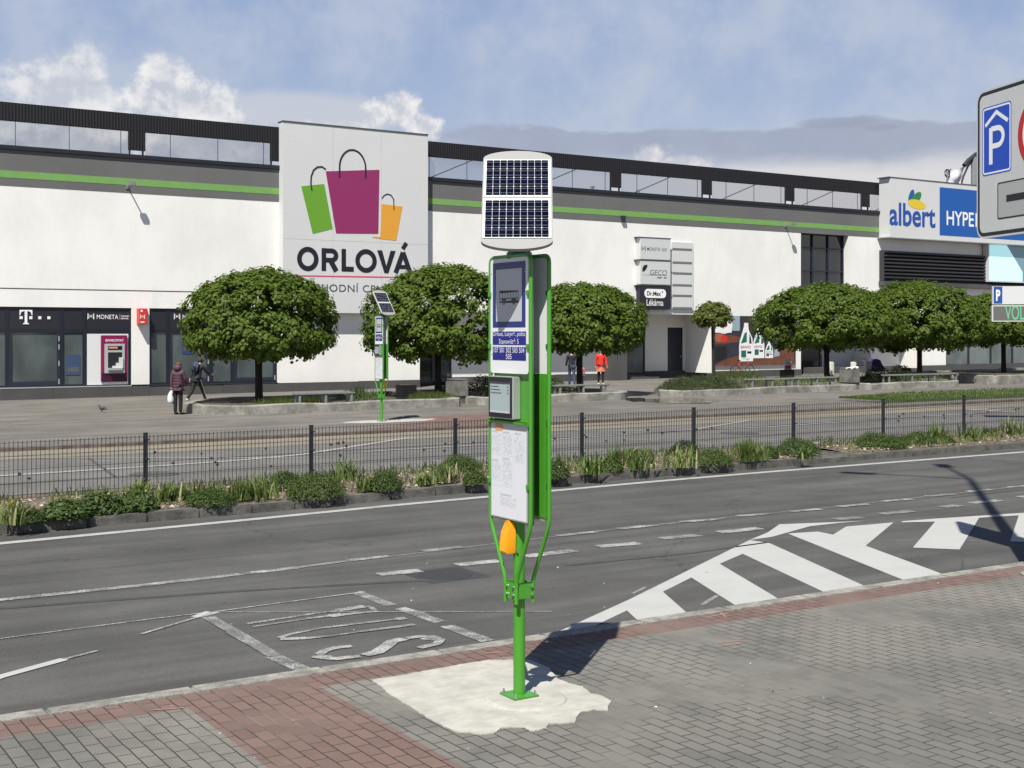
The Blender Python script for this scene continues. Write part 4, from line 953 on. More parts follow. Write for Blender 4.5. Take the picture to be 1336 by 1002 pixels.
def tuft(name, label, X, Y, r, h, n, seed, m='leaf_blade', wd=.018, cat='plant', group=None, base=.06, dead=.12):
    rg = random.Random(seed); t = MB()
    for i in range(n):
        a = rg.uniform(0, 6.283); L = h*rg.uniform(.55, 1.15); lean = rg.uniform(.08, .75); b = Vector((X+rg.gauss(0, r*.28), Y+rg.gauss(0, r*.22), base)); dr = Vector((math.cos(a), math.sin(a), 0)); sd = Vector((-math.sin(a), math.cos(a), 0))
        pts = []; steps = 5
        for k in range(steps+1):
            f = k/steps; pts.append((b+dr*(L*lean*f**1.7)+Vector((0, 0, L*(f-.42*lean*f**2.6))), wd*(1-f**2.2)*rg.uniform(.9, 1.1)+.0015))
        mm = 'leaf_dry' if rg.random() < dead else m
        vs = []; fs = []
        for p, ww in pts: vs += [p-sd*ww, p+sd*ww]
        for k in range(steps): fs.append((2*k, 2*k+1, 2*k+3, 2*k+2))
        t.add(vs, fs, mm)
    o = t.build(name); tag(o, label, cat, group); return o
def PG(px, py): return G(px, py, .05)
# (kind, px centre, py base, width px, height px, label)
K = 'plants under the mesh fence'
bedlist = [
 ('m', 40, 684, 40, 24, 'dark low shrub at the far left end of the bed'), ('t', 18, 685, 38, 32, 'tuft of narrow leaves with yellow daffodils at the left edge'),
 ('l', 92, 678, 66, 30, 'leafy dark green clump second from the left edge of the bed'), ('l', 138, 671, 62, 33, 'bushy dark leafy clump left of the first fence post'), ('l', 184, 667, 60, 28, 'leafy clump right below the first fence post'),
 ('t', 180, 650, 34, 26, 'thin grassy tuft behind the first fence post'), ('t', 216, 657, 44, 26, 'tuft of pale straps just right of the first fence post'), ('m', 240, 655, 34, 20, 'low dark shrub right of the pale strap tuft'),
 ('t', 272, 655, 44, 27, 'bright yellow green strap tuft between the first and second posts'), ('m', 284, 661, 66, 25, 'spreading low green shrub between the first and second posts'), ('g', 316, 653, 40, 25, 'yellow green grassy clump between the first and second posts'),
 ('t', 338, 652, 52, 38, 'tall strap leaf tuft left of the round shrub pair'), ('m', 381, 643, 47, 34, 'round dense shrub behind, left of the second fence post'), ('m', 425, 651, 80, 38, 'largest rounded dense shrub, right of the second post'),
 ('t', 452, 630, 44, 32, 'upright broad leaf tuft behind the largest rounded shrub'), ('m', 512, 641, 52, 28, 'small pointed shrub midway between the second and third posts'), ('t', 480, 641, 30, 20, 'dry sparse tuft right of the largest rounded shrub'),
 ('t', 556, 633, 26, 17, 'small tuft on the bare chips before the third post'), ('t', 584, 630, 30, 24, 'light strap tuft at the foot of the third fence post'), ('m', 613, 621, 60, 32, 'round dark shrub behind the third fence post'), ('m', 628, 633, 34, 20, 'small spreading shrub by the near bus stop'),
 ('m', 735, 625, 44, 30, 'round dark shrub right of the near bus stop'), ('t', 773, 620, 34, 26, 'yellowing strap tuft right of the fourth fence post'), ('m', 808, 616, 36, 26, 'bushy plant between two strap tufts, fourth to fifth post'), ('t', 812, 610, 30, 30, 'upright tuft behind the dark bushy plant'), ('m', 843, 608, 46, 24, 'wide low shrub behind pale straps before the fifth post'), ('t', 838, 614, 44, 30, 'pale bending strap tuft midway from the fourth to the fifth post'),
 ('t', 893, 611, 50, 30, 'spiky light green tuft in front of the fifth fence post'), ('m', 905, 597, 42, 26, 'round shrub directly behind the fifth fence post'), ('m', 945, 608, 60, 25, 'broad low round shrub right of the fifth fence post'),
 ('g', 976, 603, 28, 30, 'greyish grassy clump right of the broad low shrub'), ('t', 996, 601, 26, 20, 'yellow green tuft left of the sixth fence post'), ('m', 1012, 598, 30, 18, 'small flat shrub at the left of the sixth fence post'), ('m', 1059, 595, 62, 27, 'large rounded shrub at the bed end right of the sixth post'), ('t', 1050, 600, 22, 18, 'blue green tuft in front of the large rounded end shrub'),
 ('m', 1160, 586, 56, 26, 'round shrub around the foot of the seventh fence post'), ('m', 1178, 586, 40, 20, 'low front part shrub touching the seventh post shrub'), ('m', 1212, 582, 44, 22, 'low round shrub midway from the seventh to the eighth post'), ('t', 1227, 577, 30, 26, 'yellow strap tuft left of the eighth fence post'), ('m', 1244, 580, 30, 14, 'small flat shrub under the eighth fence post'),
 ('t', 1272, 576, 36, 24, 'strap tuft with pale bent leaves right of the eighth post'), ('m', 1300, 571, 26, 12, 'tiny low shrub right of the eighth fence post'), ('t', 1328, 570, 40, 26, 'bright grassy tuft at the right edge of the bed')]
for i, (k, px, py, wp, hp, lab) in enumerate(bedlist):
    X, Y = PG(px, py); Zd = X*SS+Y*CC; mpp = Zd/F_; w_, h_ = wp*mpp, hp*mpp
    Y += w_*.36+.05 if k in 'ml' else w_*.12
    Y = min(Y, 20.6 if (py < 650 or px > 300) else 20.2)
    if k == 'm': mound('shrub', lab+', small dark leaves', X+.0, Y, w_*.52, min(w_*.45, .5), h_*.80, 'leaf_shrub' if i % 3 else 'leaf_shrub2', int(3000*w_/.7), .034, i+10, group=K, spiky=.2)
    elif k == 'l': mound('leafy_plant', lab+', broad leaves', X, Y, w_*.55, min(w_*.5, .5), h_*.8, 'leaf_shrub2', 1300, .065, i+10, cat='plant', group=K)
    elif k == 'g': tuft('grass_clump', lab, X, Y, w_*.7, h_*1.1, 260, i+50, 'leaf_grass', .006, group=K, dead=.05)
    else:
        o = tuft('strap_leaf_tuft', lab, X, Y, w_*.8, h_*1.08, 62, i+50, 'leaf_blade' if i % 2 else 'leaf_blade2', .015, group=K)
# alliums: thin stems with dark round heads beside the fence
heads = [(202, 590, 640), (226, 604, 640), (263, 592, 640), (276, 598, 640), (281, 603, 642), (284, 606, 643), (26, 618, 655), (38, 624, 655), (347, 585, 640), (354, 608, 640), (432, 580, 625), (441, 578, 625), (448, 577, 625), (452, 582, 624), (444, 594, 626), (553, 587, 618), (581, 579, 620), (580, 588, 621), (618, 577, 612), (724, 572, 610), (765, 570, 612), (814, 564, 600), (814, 574, 602), (845, 561, 600), (791, 575, 600), (864, 565, 600), (909, 560, 592), (929, 558, 592), (1173, 543, 566), (1179, 540, 565), (1206, 543, 570), (1231, 541, 560), (1232, 545, 562), (1267, 543, 560), (1289, 537, 560), (1329, 533, 556), (1172, 549, 566), (1325, 534, 557)]
for i, (px, ph, pb) in enumerate(heads):
    Y = 20.15+random.uniform(-.05, .35); X = XA(px, Y); Zd = X*SS+Y*CC; zt = 2.5-(ph-438)*Zd/F_; t_ = MB(); rg = random.Random(i)
    bx_ = X+rg.uniform(-.05, .05); t_.tube([(bx_, Y, .05), ((bx_+X)/2+rg.uniform(-.015, .015), Y, zt*.5), (X, Y, zt)], .0035, 'stem', 5); st = None
    r = rg.uniform(.022, .036)
    for k in range(70):
        v = Vector((rg.gauss(0, 1), rg.gauss(0, 1), rg.gauss(0, .8))).normalized(); leafquad(t_, Vector((X, Y, zt))+v*r*rg.uniform(.5, 1), v, .016, 'allium', .8, rng=rg)
    n_ = min(range(len(posts)), key=lambda j: abs(posts[j]-X))
    tag(t_.build('allium'), 'dark purple round allium head on a thin stem showing through the mesh fence', 'flower', 'alliums along the fence')
t_ = MB(); rg = random.Random(3)
for i, (px, py) in enumerate([(12, 658), (16, 655), (20, 660), (8, 662), (178, 649), (186, 646), (191, 650), (166, 652)]):
    Y = 19.6 if px > 100 else 19.3; X = XA(px, Y); zt = 2.5-(py-438)*(X*SS+Y*CC)/F_; c_ = Vector((X, Y, zt)); t_ = MB()
    for k in range(6): a = k*1.047; t_.face([c_, c_+Vector((.022*math.cos(a-.4), .0, .022*math.sin(a-.4))), c_+Vector((.036*math.cos(a), -.01, .036*math.sin(a))), c_+Vector((.022*math.cos(a+.4), .0, .022*math.sin(a+.4)))], 'yellow_petal')
    t_.tube([(X, Y, .05), c_], .003, 'stem', 5)
    tag(t_.build('daffodil'), 'small yellow daffodil in bloom at the left end of the fence bed' if px < 100 else 'small yellow flower at the foot of the first fence post', 'flower', 'yellow flowers in the bed')

# ================================================================ PLANTERS, BENCHES, BINS
def planter(name, label, outline, hgt, front_top=.0, soil_z=None, seed=1):
    """thick rough concrete rim around soil; outline counter-clockwise"""
    n = len(outline); cx_ = sum(p[0] for p in outline)/n; cy_ = sum(p[1] for p in outline)/n
    t = thing(name, label, 'planter', (cx_, cy_, hh(cx_, cy_)), world=True)
    P = []
    for i in range(n):
        a, b = outline[i], outline[(i+1) % n]; L = math.hypot(b[0]-a[0], b[1]-a[1]); k = max(1, int(L/.8))
        for j in range(k): P.append((a[0]+(b[0]-a[0])*j/k, a[1]+(b[1]-a[1])*j/k))
    m_ = len(P); inn = []
    for i in range(m_):
        a, b = P[i-1], P[(i+1) % m_]; dx, dy = b[0]-a[0], b[1]-a[1]; l = math.hypot(dx, dy); inn.append((P[i][0]-dy/l*.32, P[i][1]+dx/l*.32))
    rg = random.Random(seed); vs = []; jit = [rg.uniform(-.02, .02) for _ in range(m_)]
    for i in range(m_):
        (a, b), (c_, d_) = P[i], inn[i]; z = hh(a, b); h_ = z+hgt+jit[i]; vs += [(a, b, z-.2), (a, b, h_-.03), (a+(c_-a)*.12, b+(d_-b)*.12, h_), (c_, d_, h_), (c_, d_, h_-.3)]
    fs = []
    for i in range(m_):
        j = (i+1) % m_
        for k in range(4): fs.append((i*5+k, j*5+k, j*5+k+1, i*5+k+1))
    mb = MB(); mb.add(vs, fs, 'planter_concrete'); mb.build('rim', t)
    mb = MB(); vs = [(c_, d_, hh(c_, d_)+hgt-.10) for c_, d_ in inn]; ctr = (cx_, cy_, hh(cx_, cy_)+hgt-.05); mb.add(vs+[ctr], [(i, (i+1) % m_, m_) for i in range(m_)], 'planter_soil'); mb.build('soil', t)
    return t
def rr_out(x0, x1, y0, y1, rl, rr_):
    p = []
    p += [(x0+rl-rl*math.sin(R(a)), y0+rl-rl*math.cos(R(a))) for a in range(90, 0, -15)] if rl else []
    p += [(x0+rl, y0)]
    p += [(x1-rr_, y0)]
    p += [(x1-rr_+rr_*math.sin(R(a)), y0+rr_-rr_*math.cos(R(a))) for a in range(15, 91, 15)] if rr_ else []
    p += [(x1, y1), (x0, y1)]
    return p
planter('concrete_planter', 'long low rough concrete planter with rounded left end under two maples', [(15.6, 38.2), (22.2, 38.25), (22.45, 38.6), (22.45, 43.9), (16.2, 43.9), (14.9, 43.2), (13.9, 42.0), (13.35, 40.8), (13.35, 39.6), (13.8, 38.75), (14.6, 38.3)], .29, seed=2)
planter('concrete_planter', 'concrete planter with rounded right end behind the near bus stop', rr_out(23.1, 30.2, 38.3, 44.4, .2, 1.3), .29, seed=3)
planter('concrete_planter', 'concrete planter with the lavender hedge at its left end', [(32.3, 38.4), (41.9, 38.4), (42.05, 38.6), (42.05, 44.6), (37.0, 44.6), (34.0, 41.6), (32.1, 39.7), (31.65, 39.0), (31.8, 38.55)], .27, seed=4)
planter('concrete_planter', 'concrete planter right of the stone bin with the long grey bench', rr_out(42.65, 49.1, 38.4, 44.4, .2, .8), .27, seed=5)
planter('concrete_planter', 'higher concrete planter wall at the far right under the last maple', rr_out(51.4, 66, 38.6, 44.8, .2, .3), .42, seed=6)
def bench(label, x0, x1, y, nl=3):
    t = thing('bench', label, 'bench', ((x0+x1)/2, y, hh(x0, y)+.3), group='grey plank benches on the planters', world=True)
    zt = hh((x0+x1)/2, y)+.60; mb = MB()
    for k in range(3): mb.box(x0, x1, y-.20+k*.14, y-.20+k*.14+.125, zt-.055, zt, 'bench_wood', bev=.008)
    mb.build('seat', t)
    for i in range(nl):
        x = x0+.12+(x1-x0-.24)*i/(nl-1); mb = MB(); mb.box(x-.035, x+.035, y-.19, y-.12, zt-.46, zt-.055, 'galv'); mb.box(x-.035, x+.035, y+.12, y+.19, zt-.46, zt-.055, 'galv'); mb.box(x-.035, x+.035, y-.19, y+.19, zt-.085, zt-.0555, 'galv'); mb.build('leg', t)
bench('grey plank bench on the planter under the leftmost maple', XA(384, 38.8), XA(460, 38.8), 38.8)
bench('grey plank bench in front of the person in red', XA(724, 38.8), XA(791, 38.8), 38.8)
bench('left one of the two grey benches behind the lavender hedge', XA(975, 38.9), XA(1032, 38.9), 38.9)
bench('right one of the two grey benches, left of the stone bin', XA(1035, 38.9), XA(1089, 38.9), 38.9)
bench('long grey bench right of the stone bin and the stroller', XA(1154, 38.9), XA(1246, 38.9), 38.9, 4)
def stone_bin(label, X, Y, zb, w_, h_, bag):
    t = thing('litter_bin', label, 'litter bin', (X, Y, zb), group='square stone litter bins')
    mb = MB(); mb.box(-w_/2, w_/2, -w_/2, w_/2, .0, h_, 'bin_concrete', bev=.02); mb.build('body', t)
    mb = MB(); mb.box(-w_/2+.05, w_/2-.05, -w_/2+.05, w_/2-.05, -.3, .0, 'stone_kerb'); mb.build('foot', t)
    mb = MB(); mb.box(-w_/2+.02, w_/2-.02, -w_/2+.02, w_/2-.02, h_+.03, h_+.07, 'galv', bev=.01)
    for sx in (-1, 1): mb.box(sx*w_*.4-.02, sx*w_*.4+.02, -.03, .03, h_-.02, h_+.04, 'galv')
    mb.build('lid', t)
    if bag:
        mb = MB(); rg = random.Random(4)
        for i in range(9): mb.ball((rg.uniform(-w_*.38, w_*.4), rg.uniform(-w_*.4, 0), h_+rg.uniform(.02, .10)), (rg.uniform(.07, .13), .09, rg.uniform(.04, .07)), 'plastic_bag', 8, 5, Matrix.Rotation(rg.uniform(-.5, .5), 3, 'Y'))
        mb.build('bin_liner', t, True)
stone_bin('grey square stone litter bin in the gap left of the near bus stop', 22.9, 39.6, .35, .60, .55, False)
stone_bin('grey stone litter bin stuffed with a white liner, in front of the white bollards', 42.35, 39.2, .46, .62, .58, True)
X = XA(530, 40.6); z = hh(X, 40.6)+.17; t = thing('black_planter_box', 'black square box with slatted sides in the planter behind the far bus stop', 'planter box', (X, 40.6, z)); mb = MB(); mb.box(-.27, .27, -.27, .27, 0, .52, 'black_box', bev=.01)
for k in range(5): mb.box(-.285, .285, -.285, .285, .04+k*.1, .10+k*.1, 'black_box', bev=.006)
mb.build('box', t); mb = MB(); mb.box(-.23, .23, -.23, .23, .515, .53, 'planter_soil'); mb.build('soil', t)
X = XA(1027, 46); z = hh(X, 46); t = thing('menu_stand', 'black box with a small white and red poster board on top', 'sign stand', (X, 46, z)); mb = MB(); mb.box(-.31, .31, -.2, .2, 0, .62, 'black_box', bev=.01); mb.box(-.29, .29, -.205, -.2, .05, .56, 'metal_dark'); mb.build('box', t)
mb = MB(); mb.box(-.20, .28, -.03, .0, .62, 1.14, 'white_sheet', bev=.004); mb.box(-.15, .23, -.034, -.03, .66, .82, 'print_red'); mb.box(-.1, .18, -.034, -.03, .90, .96, 'ink_grey'); mb.build('poster', t)
for px, pyb, pyt, lab in ((1084, 490, 472, 'leftmost of the three white stone bollards under the wide maple'), (1114, 489, 472, 'middle white bollard, directly behind the stone bin'), (1132.5, 489.5, 471, 'white bollard beside the stroller, rightmost of the three')):
    Y = 45.6; X = XA(px, Y); z = hh(X, Y); Zd = X*SS+Y*CC; zt = 2.5-(pyt-438)*Zd/F_; t = thing('bollard', lab, 'bollard', (X, Y, z), group='white stone bollards'); mb = MB(); mb.tube([(0, 0, 0), (0, 0, .28)], [.15, .14], 'black_box', 16); mb.build('foot', t, 'auto')
    mb = MB(); mb.tube([(0, 0, .27), (0, 0, .29), (0, 0, zt-z-.06), (0, 0, zt-z-.015), (0, 0, zt-z)], [.14, .17, .17, .15, .08], 'light_concrete', 18); mb.build('shaft', t, 'auto')
# planting in the planters
def hedge(name, label, x0, x1, y0, y1, z0, h, m, n, ls, seed, cat, sp=0.):
    rg = random.Random(seed); mb = MB()
    for i in range(n):
        u = rg.random(); v = rg.random(); X = x0+(x1-x0)*u; Y = y0+(y1-y0)*v; prof = (1-abs(2*u-1)**5)*(1-abs(2*v-1)**3.5*.75); zt = h*prof*(1+.22*noise.noise((X*2.2, Y*2.2, seed)))
        zz = z0+zt*(rg.random()**.35); n_ = Vector((rg.uniform(-1, 1), rg.uniform(-1.3, .6), rg.uniform(0, 1.3)))
        if rg.random() < sp: a = Vector((rg.uniform(-.35, .35), rg.uniform(-.35, .35), 1))*ls*3; w2_ = Vector((.012, .004, 0)); c_ = Vector((X, Y, zz)); mb.face([c_-w2_, c_+w2_, c_+a], m)
        else: leafquad(mb, Vector((X, Y, zz)), n_, ls*rg.uniform(.6, 1.3), m, .6, rng=rg)
    return tag(mb.build(name), label, cat)
hz = .20
hedge('lavender_hedge', 'wide grey green lavender hedge spilling over the left end of the third planter', XA(880, 38.7), XA(966, 38.7), 38.42, 40.0, hh(33, 39)+.15, .58, 'leaf_lavender', 12000, .05, 1, 'hedge', .3)
hedge('grass_clump', 'loose grassy plants right behind the lavender hedge', XA(945, 39.8), XA(1010, 39.8), 39.6, 41.4, hh(36, 40)+hz, .62, 'leaf_grass', 1500, .07, 2, 'plant', .8)
hedge('low_planting', 'low patchy green plants under the two grey benches', XA(1000, 40), XA(1112, 40), 39.3, 42, hh(39, 40)+hz-.02, .30, 'leaf_grass', 2200, .07, 3, 'plant', .4)
hedge('low_planting', 'low green plants beneath the long grey bench', XA(1150, 40), XA(1232, 40), 39.3, 42, hh(45, 40)+hz-.02, .34, 'leaf_shrub', 2200, .07, 4, 'plant', .3)
hedge('dark_shrub', 'dark shrub right of the bollards, in front of the stroller', XA(1136, 41), XA(1160, 41), 40.4, 41.6, hh(44, 40)+hz, .66, 'leaf_dark', 900, .08, 5, 'shrub')
hedge('dark_shrub', 'small dark rounded shrub behind the right planter', XA(1160, 44), XA(1182, 44), 43.4, 44.2, hh(45, 44)+hz, .62, 'leaf_shrub', 700, .08, 6, 'shrub')
hedge('dark_shrub', 'dark bush left of the near bus stop between the stone bin and the maple trunk', XA(575, 41), XA(597, 41), 40.2, 41.5, hh(23, 40)+hz, .55, 'leaf_dark', 900, .08, 7, 'shrub')
hedge('dark_shrub', 'dark shrub partly hidden behind the near bus stop', XA(617, 41), XA(660, 41), 40.2, 41.8, hh(25, 40)+hz, .72, 'leaf_dark', 1500, .08, 8, 'shrub')
hedge('dark_shrub', 'dark shrub just right of the near bus stop, left of the bench', XA(700, 40.5), XA(736, 40.5), 40.0, 41.4, hh(28, 40)+hz, .66, 'leaf_dark', 1300, .08, 9, 'shrub')
hedge('low_planting', 'low green plants between the far bus stop and the second maple trunk', XA(530, 40), XA(580, 40), 38.8, 40.2, hh(21, 40)+hz-.02, .16, 'leaf_grass', 1400, .06, 10, 'plant', .5)
hedge('low_planting', 'small green plants at the end of the bench under the leftmost maple', XA(455, 40), XA(492, 40), 39.4, 41.2, hh(19, 40)+hz-.02, .36, 'leaf_shrub2', 900, .07, 11, 'plant', .3)
hedge('low_planting', 'low weeds beside the trunk of the leftmost maple', XA(335, 40), XA(420, 40), 38.7, 40.5, hh(16, 40)+hz-.02, .16, 'leaf_grass', 1200, .06, 12, 'plant', .5)
hedge('weeds', 'green weeds growing at the pavement edge in the lower right corner', 12.5, 14.5, 8.5, 8.9, 0, .10, 'leaf_grass', 350, .03, 13, 'weeds', .5)
# ================================================================ SHOPPING CENTRE
YW = 52.1; ZT = 3.62
bld = thing('shopping_centre', 'long white shopping centre with grey and green band, dark glazing and screened roof edge', 'building', (35, 52.1, 0), world=True)
def hz_(x): return hh(x, 52)
mb = MB()
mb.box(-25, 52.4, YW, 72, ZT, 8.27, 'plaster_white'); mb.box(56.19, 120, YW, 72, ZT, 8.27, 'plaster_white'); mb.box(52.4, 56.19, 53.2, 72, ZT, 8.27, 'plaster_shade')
mb.box(21.2, 28.15, YW, 55, hz_(21)+.38, ZT-.001, 'plaster_white')
mb.box(14.93, 15.66, YW+.002, 52.9, .52, ZT-.001, 'plaster_white')
mb.box(30.62, 39.6, 53.52, 57, .3, ZT-.001, 'plaster_white')
xd0, xd1 = XA(871, 54.5), XA(891.5, 54.5)
mb.box(43.2, xd0, 54.5, 57, .2, ZT-.001, 'plaster_white'); mb.box(xd1, 46.0, 54.5, 57, .2, ZT-.001, 'plaster_white'); mb.box(xd0, xd1, 54.5, 57, 2.95, ZT-.001, 'plaster_white')
mb.box(45.95, 52.4, YW, 57, .5, ZT-.001, 'plaster_white')
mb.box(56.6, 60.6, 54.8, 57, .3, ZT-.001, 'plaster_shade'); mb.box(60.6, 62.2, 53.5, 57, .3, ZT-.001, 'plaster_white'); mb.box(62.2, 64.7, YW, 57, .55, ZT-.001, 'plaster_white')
xs = XA(1138, 53.4); mb.box(xs, 60.59, 53.48, 57, .55, ZT-.0012, 'plaster_white')
wall = mb.build('wall', bld)
for a, b, y in ((-25, 14.93, 52.05), (14.93, 15.66, 52.06), (15.66, 28.15, 52.05), (30.6, 39.6, 53.46), (43.2, 45.95, 54.44), (45.95, 52.4, 52.04), (54.5, 62.2, 53.4), (62.2, 110, 52.05)):
    n = max(1, int((b-a)/3)); mb = MB()
    for i in range(n):
        x0, x1 = a+(b-a)*i/n, a+(b-a)*(i+1)/n; z = hz_((x0+x1)/2); mb.box(x0+.006, x1-.006, y, y+.6, z-.4, max(.46 if x1 < 16 else z+.36, z+.2), 'plinth_grey')
    mb.build('plinth', bld)
mb = MB(); mb.box(-25, 120, YW-.012, 71.9, 8.271, 9.66, 'band_grey'); mb.box(-25, 120, YW-.020, YW-.0125, 8.58, 8.855, 'band_green'); mb.build('fascia_band', bld)
mb = MB(); mb.box(-25, 120, YW-.09, YW+.5, 9.661, 9.83, 'coping', bev=.01); mb.build('coping', bld)
mb = MB(); mb.box(-25, 120, YW+.5, 71.8, 9.661, 9.70, 'roof_dark')
for px, w_ in ((773, .15), (833, .12)): X = XA(px, 56); mb.cyl((X, 56, 9.6), (X, 56, 10.5), w_*.6, 'alu', 10); mb.cyl((X, 56, 10.5), (X, 56, 10.56), w_, 'alu', 10)
mb.build('roof', bld)
# parapet screen
mb = MB(); mb.box(-25, 120, 52.28, 52.33, 10.83, 11.52, 'dark_cladding')
pc = [15.2+6.09*i for i in range(-6, 12)]
for x in pc: mb.box(x-.35, x+.35, 52.285, 52.325, 10.03, 10.8295, 'dark_cladding')
scn = mb.build('roof_screen', bld)
mb = MB()
for x in pc:
    for dx in (-.27, .27): mb.box(x+dx-.03, x+dx+.03, 52.34, 52.42, 9.83, 11.45, 'metal_dark')
x = -24
while x < 110:
    mb.box(x-.012, x+.012, 52.335, 52.36, 9.83, 11.4, 'frame_dark'); x += 2.03
mb.box(-25, 120, 52.335, 52.39, 10.80, 10.86, 'metal_dark')
for x in pc[8:]:
    mb.tube([(x+1.7, 53.6, 9.83), (x+4.9, 52.5, 11.3)], .03, 'metal_dark', 6)
mb.build('screen_frame', scn)
mb = MB()
for a, b in zip(pc, pc[1:]): mb.box(a+.351, b-.351, 52.300, 52.306, 9.83, 10.829, 'fine_mesh')
mb.build('wire_mesh', scn)
# expansion groove along the left part and panel joints
mb = MB(); mb.box(-25, 21.2, YW-.003, YW+.01, 4.30, 4.345, 'plinth_grey'); mb.build('wall_groove', bld)
def shop_window(x0, x1, Y, z0, zg, fz, top, glass='shop_glass', label=None, door=False):
    """one glazed bay: frame with pane and fascia panel above"""
    mb = MB(); f = .07
    mb.box(x0, x0+f, Y-.05, Y+.06, z0, top, 'frame_dark'); mb.box(x1-f, x1, Y-.05, Y+.06, z0, top, 'frame_dark')
    mb.box(x0+f, x1-f, Y-.045, Y+.06, z0, z0+.12, 'frame_dark'); mb.box(x0+f, x1-f, Y-.045, Y+.06, zg, zg+.14, 'frame_dark'); mb.box(x0+f, x1-f, Y-.045, Y+.06, top-.12, top, 'frame_dark')
    if door:
        mb.box(x0+f+.002, x0+f+.10, Y-.04, Y+.03, z0+.121, zg-.001, 'frame_mid'); mb.box(x1-f-.10, x1-f-.002, Y-.04, Y+.03, z0+.121, zg-.001, 'frame_mid'); mb.box(x0+f+.1, x1-f-.1, Y-.04, Y+.03, z0+.121, z0+.26, 'frame_mid')
        for zz in (.75, .9, .45, .12):
            q = z0+(zg-z0)*zz; mb.box(x1-f-.05, x1-f-.01, Y-.075, Y-.04, q-.12, q+.08, 'alu')
    o = mb.build('shop_window', bld, label=label)
    mb = MB(); mb.box(x0+f, x1-f, Y, Y+.02, z0+.12, zg, glass); mb.build('pane', o)
    if fz: mb = MB(); mb.box(x0+f, x1-f, Y-.03, Y+.01, zg+.14, top-.12, 'fascia'); mb.build('fascia_panel', o)
    return o
zs, zg = .46, 2.62
for a, b, dr in ((4.0, 6.3, 0), (6.3, 7.0, 0), (7.0, 9.3, 1), (9.3, 10.17, 0), (10.17, 12.2, 1), (12.2, 13.08, 0), (13.08, 14.93, 0)): shop_window(a, b, 52.20, zs, zg, 1, ZT, door=dr)
for a, b, dr in ((15.66, 16.44, 0), (16.44, 18.25, 1), (18.25, 19.2, 0), (19.2, 21.2, 1)): shop_window(a, b, 52.20, zs, zg, 1, ZT, door=dr)
shop_window(28.2, 29.6, 53.5, .25, 2.9, 0, ZT, 'dark_glass'); shop_window(29.6, 30.6, 53.5, .45, 2.9, 0, ZT, 'shop_glass')
shop_window(40.5, 43.15, 54.5, .42, 3.3, 0, ZT, 'blind_glass'); shop_window(52.45, 54.6, 54.6, .3, 3.0, 0, ZT, 'dark_glass', door=True); shop_window(54.6, 56.6, 54.6, .3, 3.0, 0, ZT, 'dark_glass', door=True)
for i in range(12): shop_window(64.75+i*2.15, 66.9+i*2.15, 52.20, .62, 3.0, 1, ZT, 'blind_glass')
mb = MB(); mb.box(4, 14.92, 52.04, 52.149, .4601, .50, 'alu'); mb.box(15.67, 21.19, 52.04, 52.149, .4601, .50, 'metal_dark'); mb.box(40.4, 43.3, 53.4, 54.42, .1, .33, 'plinth_grey'); mb.build('window_sill', bld)
mb = MB(); mb.box(39.6, 40.6, 52.7, 53.9, 0, ZT-.001, 'plinth_grey'); mb.build('column', bld)
mb = MB(); mb.box(xd0, xd1, 54.58, 54.64, .2, 2.949, 'frame_dark'); mb.box(xd0+.08, xd1-.08, 54.575, 54.58, .3, 2.85, 'frame_mid'); dr_ = mb.build('door', bld); mb = MB(); mb.box(xd1-.2, xd1-.14, 54.52, 54.57, 1.3, 1.42, 'steel'); mb.build('handle', dr_)
# dark glazed stair tower
mb = MB(); mb.box(52.4, 56.19, 52.55, 52.58, ZT, 8.27, 'dark_glass'); gt = mb.build('stair_glazing', bld)
mb = MB()
for x in (52.43, 53.7, 54.95, 56.16): mb.box(x-.03, x+.03, 52.45, 52.55, ZT, 8.27, 'frame_mid')
for zz in (4.9, 6.2, 7.5): mb.box(52.4, 56.19, 52.47, 52.549, zz-.03, zz+.03, 'frame_mid')
mb.box(52.46, 53.67, 52.6, 52.7, ZT, 7.4, 'plinth_grey'); mb.build('mullion', gt)
# louvres under the supermarket sign
lz0, lz1 = 5.72, 7.52
mb = MB()
for i in range(8): z = lz0+.08+i*(lz1-lz0-.1)/8; mb.prism([(0, 0), (-.20, .10), (-.20, .19), (0, .13)], (58.8, 51.98, z), (0, 1, 0), (0, 0, 1), (14.0, 0, 0), 'metal_dark')
mb.box(58.78, 72.9, 51.99, 52.09, lz0, lz1, 'black_box'); mb.box(58.76, 58.80, 51.74, 52.09, lz0, lz1, 'metal_dark'); mb.box(58.7, 73, 51.70, 52.09, lz0-.27, lz0-.02, 'plinth_grey'); mb.build('louvre', bld)

UX, VZ = (1, 0, 0), (0, 0, 1)
# ---------------------------------------------------------------- big mall sign
sgn = thing('mall_sign', 'big white wall sign with three shopping bags and the word ORLOVÁ', 'sign', (24.8, 51.65, 3.5), world=True)
YS = 51.65
mb = MB(); mb.box(21.27, 28.33, YS, YW-.002, 3.5, 11.67, 'panel_white'); mb.box(21.25, 28.35, YS-.03, YW+.1, 11.671, 11.72, 'plinth_grey')
for x in (23.6, 25.95): mb.box(x-.006, x+.006, YS-.002, YS, 3.5, 11.67, 'panel_joint')
mb.box(21.27, 28.33, YS-.0022, YS, 6.66, 6.672, 'panel_joint'); pn = mb.build('panel', sgn)
y = YS-.004
def poly(mb, pts, m, yy=y, th=.006): mb.prism(pts, (0, yy, 0), UX, VZ, (0, -th, 0), m)
def sw(px, py): return WL(px, py, YS)
mb = MB(); poly(mb, [sw(*p) for p in ((425, 223.5), (495, 221.5), (493.5, 305), (438.5, 304.5))], 'magenta'); 
def hdl(pts, wd, yy): vs, fs = stroke(pts, wd); mb.flat(vs, fs, (0, yy, 0), UX, VZ, 'lettering_black')
